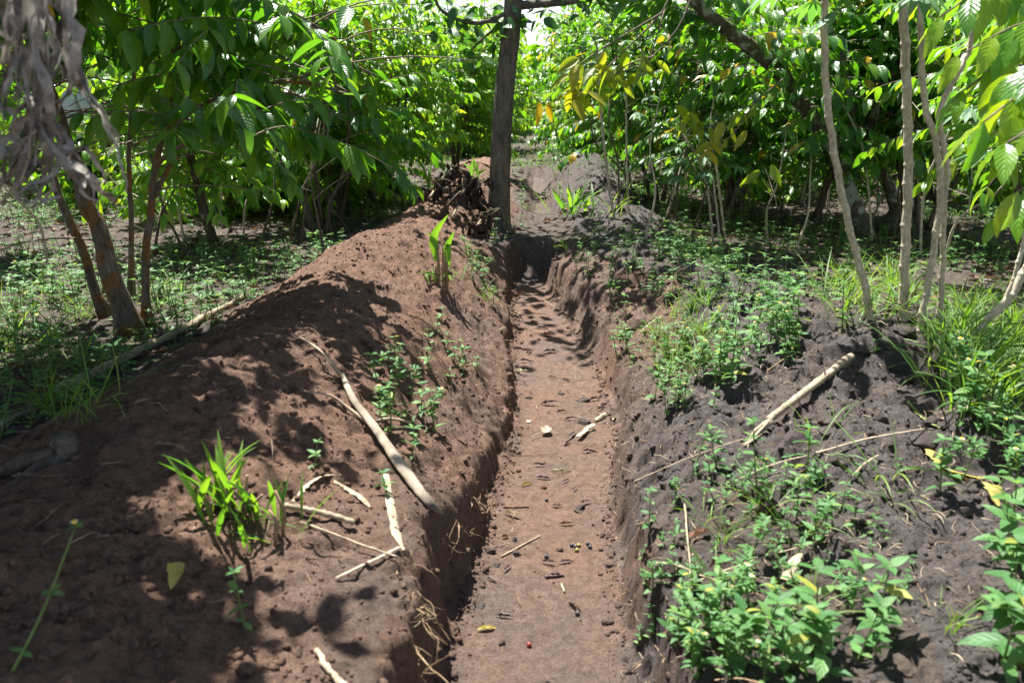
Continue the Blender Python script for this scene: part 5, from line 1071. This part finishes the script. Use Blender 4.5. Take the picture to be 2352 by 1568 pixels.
fallen(1160, 1440-205, 22, .4, 'dry_brown', 'little red-brown leaf by the clods on the trench floor', curl=.8, wr=.6)
fallen(1315, 1395, 52, 1.9, 'dry_purple', 'pair-forming larger purple dead leaf on the near trench floor', curl=1.3, wr=.42); fallen(1325, 1400, 44, 2.1, 'dry_brown', 'slim tan dead leaf touching the larger purple one', curl=1.6, wr=.3)
fallen(1302, 1207, 46, .15, 'dry_brown', 'twisted pinkish brown leaf lying alone across the trench floor', curl=1.5, wr=.34)
fallen(1410, 965, 30, 1.2, 'dry_pale', 'pinkish pale leaf leaning against the foot of the dark bank wall', curl=.8, wr=.5)
fallen(1180, 1188, 60, -.5, 'dry_pale', 'crumpled straw-coloured leaf at the foot of the red bank wall', curl=1.2, wr=.4)
for k in range(5): fallen(1290+(k-2)*6, 1080+abs(k-2)*3, 46, -.5+.3*k, 'dry_pale', 'strip of the fan-shaped pale leaf on the trench floor', 'fan of pale dry strips', 1.4, .16, 'dry strip', 'dry_strip')
dark = [(1150, 1412, 30, 1.3), (1160, 1420, 56, -.2), (1205, 1418, 18, .3), (1275, 1327, 46, .1), (1262, 1295, 50, -.2), (1300, 1292, 44, .3), (1130, 1335, 40, -.6), (1165, 1310, 42, 1.1), (1110, 1340, 34, 1.4), (1250, 1100, 46, -.2), (1300, 1108, 30, .8), (1320, 1128, 30, 1.0),
        (1240, 1072, 40, 0.0), (1305, 1020, 40, .9), (1315, 1000, 44, 1.1), (1355, 1038, 46, .15), (1262, 930, 50, .05), (1290, 948, 36, .5), (1365, 920, 40, .6), (1380, 942, 40, .8), (1310, 965, 36, .3), (1205, 885, 36, -1.1), (1220, 905, 24, -1.0), (1265, 808, 46, .25), (1215, 815, 30, .7), (1210, 832, 40, -.1), (1270, 870, 28, -.4), (1245, 755, 36, -.1), (1200, 730, 24, .4), (1228, 742, 30, .1), (1300, 875, 26, -.5), (1345, 1160, 34, .2), (1280, 1165, 32, -.1)]
for u, v, L, az in dark: fallen(u, v, L, az, 'dry_purple', 'dark purple-brown curled dead leaf on the trench floor', 'dark curled leaves on the trench floor', 1.9, .30)
for u, v, L, az in ((1550, 1000, 34, .8), (1600, 985, 40, .3), (1665, 1170, 36, .7), (1570, 1240, 34, .6), (2150, 1160, 44, .0), (1860, 1385, 36, .3), (1650, 1240, 36, 1), (1500, 1190, 30, 0), (1820, 870, 40, .4), (1890, 880, 40, 1.2), (2250, 1030, 50, .2), (1790, 1250, 34, .2), (1730, 1330, 34, .5)):
    fallen(u, v, L, az, 'dry_purple', 'dull purple curled leaf on the dark bank soil', 'dead leaves on the dark bank', 1.7, .34)
for u, v, L, az in ((240, 1240, 60, .4), (330, 1160, 46, 1.0), (560, 1060, 40, .2), (450, 1290, 50, 2.0), (640, 1340, 44, .9), (720, 1290, 40, .1), (120, 1250, 60, 1.2), (500, 1400, 50, .3), (800, 1420, 40, .8), (620, 780, 34, .4), (700, 860, 40, 1.2), (560, 960, 46, .1), (640, 1010, 40, .7), (460, 830, 46, .3), (430, 850, 40, .1), (380, 1030, 60, .3), (510, 905, 40, .9), (330, 930, 50, .7), (60, 1100, 70, .1), (690, 720, 26, .2), (120, 1105, 60, .2)):
    fallen(u, v, L, az, 'twig', 'grey dry leaf in the shade of the red bank', 'dry leaves on the red bank', 1.5, .3)
# chips, twigs and berries in the trench
pole3('wood_chip', 'pale flat wood chip lying in the middle of the trench', 'wood chip', (1325, 1014), (1365, 985), 13, 14, 'dry_pale', flat=.35, sides=6, lump=.03)
pole3('wood_chip', 'small greyish wood chip next to the round dark clod', 'wood chip', (1368, 968), (1392, 960), 9, 12, 'dry_pale', flat=.4, sides=6)
pole3('wood_chip', 'little white chip on the near trench floor', 'wood chip', (1288, 1345), (1296, 1362), 5, 5, 'dry_pale', sides=6)
pole3('twig', 'knotty tan twig lying across the near trench floor', 'twig', (1152, 1283), (1240, 1235), 5, 4, 'straw', sides=6)
pole3('twig', 'short red-brown twig against the red bank wall', 'twig', (1155, 1166), (1215, 1165), 5, 4, 'dry_brown', sides=6)
pole3('twig', 'short dark knobbly twig on the near trench floor', 'twig', (1252, 1330), (1295, 1326), 8, 6, 'dry_purple', sides=6, lump=.4)
pole3('twig', 'fine root thread stretched across the trench floor', 'twig', (1190, 1002), (1330, 970), 1.4, 1, 'root', sides=5, bend=.01)
pole3('twig', 'thin pale straw lying across the far trench floor', 'twig', (1180, 716), (1260, 742), 1.4, 1, 'straw', sides=5)
pole3('twig', 'thin upright straw across the far trench floor', 'twig', (1245, 690), (1330, 765-25), 1.4, 1, 'straw', sides=5)
for u, v, m_ in ((1428, 1360, 'berry_black'), (1437, 1366, 'berry_black'), (1444, 1362, 'berry_green'), (1465, 1358, 'berry_black'), (1470, 1365, 'berry_black'), (1440, 1372, 'berry_green'), (1315, 1372, 'berry_black'), (1275, 1574, 'berry_red'), (1386, 1506, 'berry_black'), (1315, 1262-20, 'berry_black')):
    uu, vv = u-115 if u > 1400 else u-60, v-105 if u > 1400 else v-90
    p = gnd(uu, vv); mb = MB(); ball(mb, (0, 0, .006), .0085, lump=0, seg=10, rings=7); o = mb.build('coffee_berry', M[m_]); o.location = p
    tag(o, {'berry_black': 'tiny black dried berry on the near trench floor', 'berry_green': 'tiny yellow-green berry on the near trench floor', 'berry_red': 'tiny red berry on the near trench floor'}[m_], 'berry', 'fallen berries ' + m_[6:])
# roots hanging from the cut walls
def roots(label, spots_, seed, L=(.06, .2), n=10):
    rg = np.random.RandomState(seed); b = gnd(*spots_[0]); t = thing('root_tuft', label, 'roots', b); mb = MB()
    for k in range(n):
        g = gnd(*spots_[k % len(spots_)]) - b + rg.randn(3)*[.03, .05, .01]; l = rg.uniform(*L); out = .5 if g[0]+b[0] < .15 else -.5
        P = np.zeros((16, 3)); P[0] = g-[out*.04, 0, 0]; d_ = unit(np.array([out*rg.uniform(.4, 1), rg.randn()*.7, rg.uniform(-.9, .1)]))
        for i in range(1, 16):
            d_ = unit(d_ + rg.randn(3)*.28 + [0, 0, -.07]); P[i] = P[i-1] + d_*l/11
        tube(mb, P, np.linspace(.0026, .0006, 16)*rg.uniform(.5, 1.4), 5)
        for s_ in range(2):
            i = rg.randint(3, 9); q = P[i]; tube(mb, spline([q, q+rg.randn(3)*l*.2, q+rg.randn(3)*l*.35], 6), np.linspace(.0016, .0006, 6), 4)
    mb.build('root_strand', M['root'], t)
roots('branching tan roots hanging from the red wall at the near end', [(950, 1420), (965, 1470), (985, 1520), (940, 1380), (1000, 1550)], 1, (.06, .18), 12)
roots('pale roots at the lip below the long dry blade', [(935, 1320), (955, 1360), (925, 1290)], 2, (.05, .12), 8)
roots('roots poking from the red wall by the branch tip', [(1030, 1215), (1080, 1190), (1095, 1160)], 3, (.05, .14), 9)
roots('fine roots on the red wall beside the cream leaf', [(1150, 1060), (1158, 1010), (1160, 960)], 4, (.04, .12), 9)
roots('dry roots along the near lip of the dark bank', [(1445, 1400), (1450, 1450), (1460, 1500), (1440, 1350)], 5, (.05, .13), 9)
roots('thin roots reaching from the dark bank onto the trench floor', [(1415, 1250), (1410, 1190), (1420, 1120)], 6, (.05, .13), 6)
roots('root strands hanging into the shaded trench end', [(1285, 640), (1290, 665), (1280, 690), (1240, 560)], 7, (.08, .22), 12)

# ------------------------------------------------------------------ heap of withered leaves and branches by the shade tree
rh = np.random.RandomState(31)
def withered(label, pts, n, seed, hgt=.35, big=1.0):
    """A fallen bough with dead leaves hanging off it; pts: photo points along the ground."""
    rg = np.random.RandomState(seed); G = [gnd(*q) for q in pts]; b = G[0]; t = thing('withered_branch', label, 'withered branch', b); mb, ms = MB(), MB()
    main = spline([g-b+[0, 0, hgt*f] for g, f in zip(G, np.interp(np.linspace(0, 1, len(G)), [0, .5, 1], [.25, 1, .5]))], 24); tube(ms, main, np.linspace(.014, .005, 24), 6, lump=.2); tw = [main]
    for k in range(6):
        q = main[rg.randint(3, 23)]; P = spline([q, q+rg.randn(3)*[.12, .08, .03]+[0, 0, .07], q+rg.randn(3)*[.24, .14, .05]+[0, 0, rg.uniform(-.15, .10)]], 8); tube(ms, P, np.linspace(.006, .002, 8), 5); tw.append(P)
    for k in range(n):
        T = tw[rg.randint(len(tw))]; c = T[rg.randint(len(T))] + rg.randn(3)*[.02, .02, .01]; l = rg.uniform(.11, .20)*big
        leaves(mb, c, rg.randn(3)*[.45, .4, .2]+[0, 0, -.9], rg.randn(3)*[1, .4, .2]+[0, -.8, .2], l, l*rg.uniform(.36, .55), rg.uniform(-.3, .7), .5, 8, 2, .25, .40, 3, 'coffee', rg.randn()*.9, rg.uniform(.0, .9), mi=int(rg.rand() < .10))
    ms.build('twig', M['wood_dark'], t); mb.build('foliage', [M['dry_dark'], M['dry_purple']], t)
withered('dark bunch of withered leaves standing at the end of the heap', [(900, 470), (905, 462), (925, 455)], 40, 1, .30)
withered('withered coffee branch with brown-black leaves heaped beside the grey trunk', [(1040, 520), (1075, 505), (1110, 510)], 75, 2, .32, 1.1)
withered('withered branch with dark leaves hanging over the red mound', [(985, 470), (1040, 440), (1095, 450)], 60, 3, .22)
withered('shrivelled dead sprig lying against the foot of the grey trunk', [(1085, 545), (1110, 540), (1125, 530)], 34, 4, .16)
b = gnd(935, 440); mb = MB(); P = spline([gnd(930, 470)-b, px(900, 372, b[1])-b, px(960, 366, b[1])-b, px(1030, 385, b[1]+.1)-b, gnd(1110, 440)-b], 24); tube(mb, P, np.linspace(.012, .02, 24), 7, lump=.15); o = mb.build('dead_branch', M['wood_dark']); o.location = b; tag(o, 'arched bare dark branch lying over the withered heap', 'branch')

# ------------------------------------------------------------------ the worker among the trees
def skin_tree(name, verts, edges, radii, mat, parent=None, root=0, sub=2):
    me = bpy.data.meshes.new(name); me.from_pydata(verts, edges, []); o = bpy.data.objects.new(name, me); COL.objects.link(o); o.parent = parent
    md = o.modifiers.new('skin', 'SKIN'); md.use_smooth_shade = True
    for i, r in enumerate(radii):
        sv = me.skin_vertices[0].data[i]; sv.radius = (r, r) if not isinstance(r, tuple) else r; sv.use_root = (i == root)
    s = o.modifiers.new('sub', 'SUBSURF'); s.levels = sub; s.render_levels = sub; me.materials.append(mat); return o
def person():
    x, y = -4.95, 9.35; z = float(HA(np.array([x]), np.array([y]))[0])
    V, E, R = [], [], []
    def chain(start, pts, rs_):
        p = start
        for q, r in zip(pts, rs_):
            V.append(q); R.append(r); k = len(V)-1
            if p is not None: E.append((p, k))
            p = k
        return p
    pel = chain(None, [(0, 0, .92)], [(.15, .11)])
    sp_ = chain(pel, [(0, .0, 1.05), (0, .0, 1.20), (0, -.01, 1.36), (0, 0, 1.46)], [(.135, .10), (.15, .105), (.155, .105), (.075, .07)])
    chest = sp_-1
    hd = chain(sp_, [(0, .0, 1.53), (0, -.01, 1.59), (0, -.02, 1.66), (0, -.015, 1.73)], [.055, .072, (.078, .092), (.060, .070)])
    hands = []
    for s in (-1, 1):
        w = chain(chest, [(s*.17, 0, 1.39), (s*.21, .01, 1.25), (s*.24, -.03, 1.10), (s*.235, -.12, .96), (s*.23, -.16, .89)], [.055, .048, .042, .033, .024]); pm = chain(w, [(s*.228, -.185, .84)], [(.036, .018)])
        for k, (fx, fl) in enumerate(((-.026, .068), (-.009, .078), (.009, .073), (.025, .058))):
            chain(pm, [(s*.228+fx, -.205, .805), (s*.228+fx*1.1, -.205, .805-fl*.55), (s*.228+fx*1.05, -.19, .805-fl)], [.009, .008, .007])
        chain(w, [(s*.205, -.195, .865), (s*.197, -.215, .83), (s*.20, -.225, .80)], [.011, .0095, .008])
        f = chain(pel, [(s*.09, 0, .84), (s*.10, -.01, .65), (s*.105, 0, .47), (s*.11, .02, .27), (s*.11, .03, .09), (s*.112, -.04, .045), (s*.115, -.14, .03)], [.085, .078, .058, .050, .036, .038, .028])
    o = skin_tree('person', V, E, R, M['skin'], None, 0); o.location = (x, y, z); o.rotation_euler = (0, 0, math.radians(155))
    tag(o, 'worker in pale plaid shirt and black trousers standing among the trees', 'person')
    sh = skin_tree('plaid_shirt', [(0, 0, .80), (0, 0, .95), (0, 0, 1.10), (0, 0, 1.24), (0, -.01, 1.38), (0, 0, 1.455), (-.17, 0, 1.40), (-.215, .01, 1.25), (-.242, -.03, 1.12), (.17, 0, 1.40), (.215, .01, 1.25), (.242, -.03, 1.12)],
                   [(0, 1), (1, 2), (2, 3), (3, 4), (4, 5), (4, 6), (6, 7), (7, 8), (4, 9), (9, 10), (10, 11)], [(.185, .14), (.178, .135), (.165, .125), (.172, .125), (.172, .12), (.085, .08), .074, .068, .066, .074, .068, .066], M['plaid'], o, 3)
    skin_tree('trousers', [(0, 0, .93), (-.095, 0, .82), (-.105, -.01, .65), (-.11, 0, .47), (-.115, .02, .28), (-.115, .03, .11), (.095, 0, .82), (.105, -.01, .65), (.11, 0, .47), (.115, .02, .28), (.115, .03, .11)],
              [(0, 1), (1, 2), (2, 3), (3, 4), (4, 5), (0, 6), (6, 7), (7, 8), (8, 9), (9, 10)], [(.165, .125), .105, .098, .082, .075, .068, .105, .098, .082, .075, .068], M['trousers'], o, 0)
    mb = MB(); ball(mb, (0, .01, 1.715), .094, seed=3, lump=.03, seg=20, rings=12, sq=(.92, 1.02, .80)); mb.build('hair', M['hair'], o)
    mb = MB()
    for s in (-1, 1): ball(mb, (s*.083, 0, 1.655), .028, lump=0, seg=8, rings=6, sq=(.35, .7, 1.1)); 
    ball(mb, (0, -.108, 1.645), .018, lump=0, seg=8, rings=6, sq=(.8, 1, 1.2)); ball(mb, (0, -.095, 1.61), .020, lump=0, seg=8, rings=6, sq=(1.2, .5, .4)); mb.build('face', M['skin'], o)
    mb = MB()
    for s in (-1, 1): ball(mb, (s*.032, -.098, 1.668), .010, lump=0, seg=8, rings=6)
    mb.build('eye', M['hair'], o)
person()
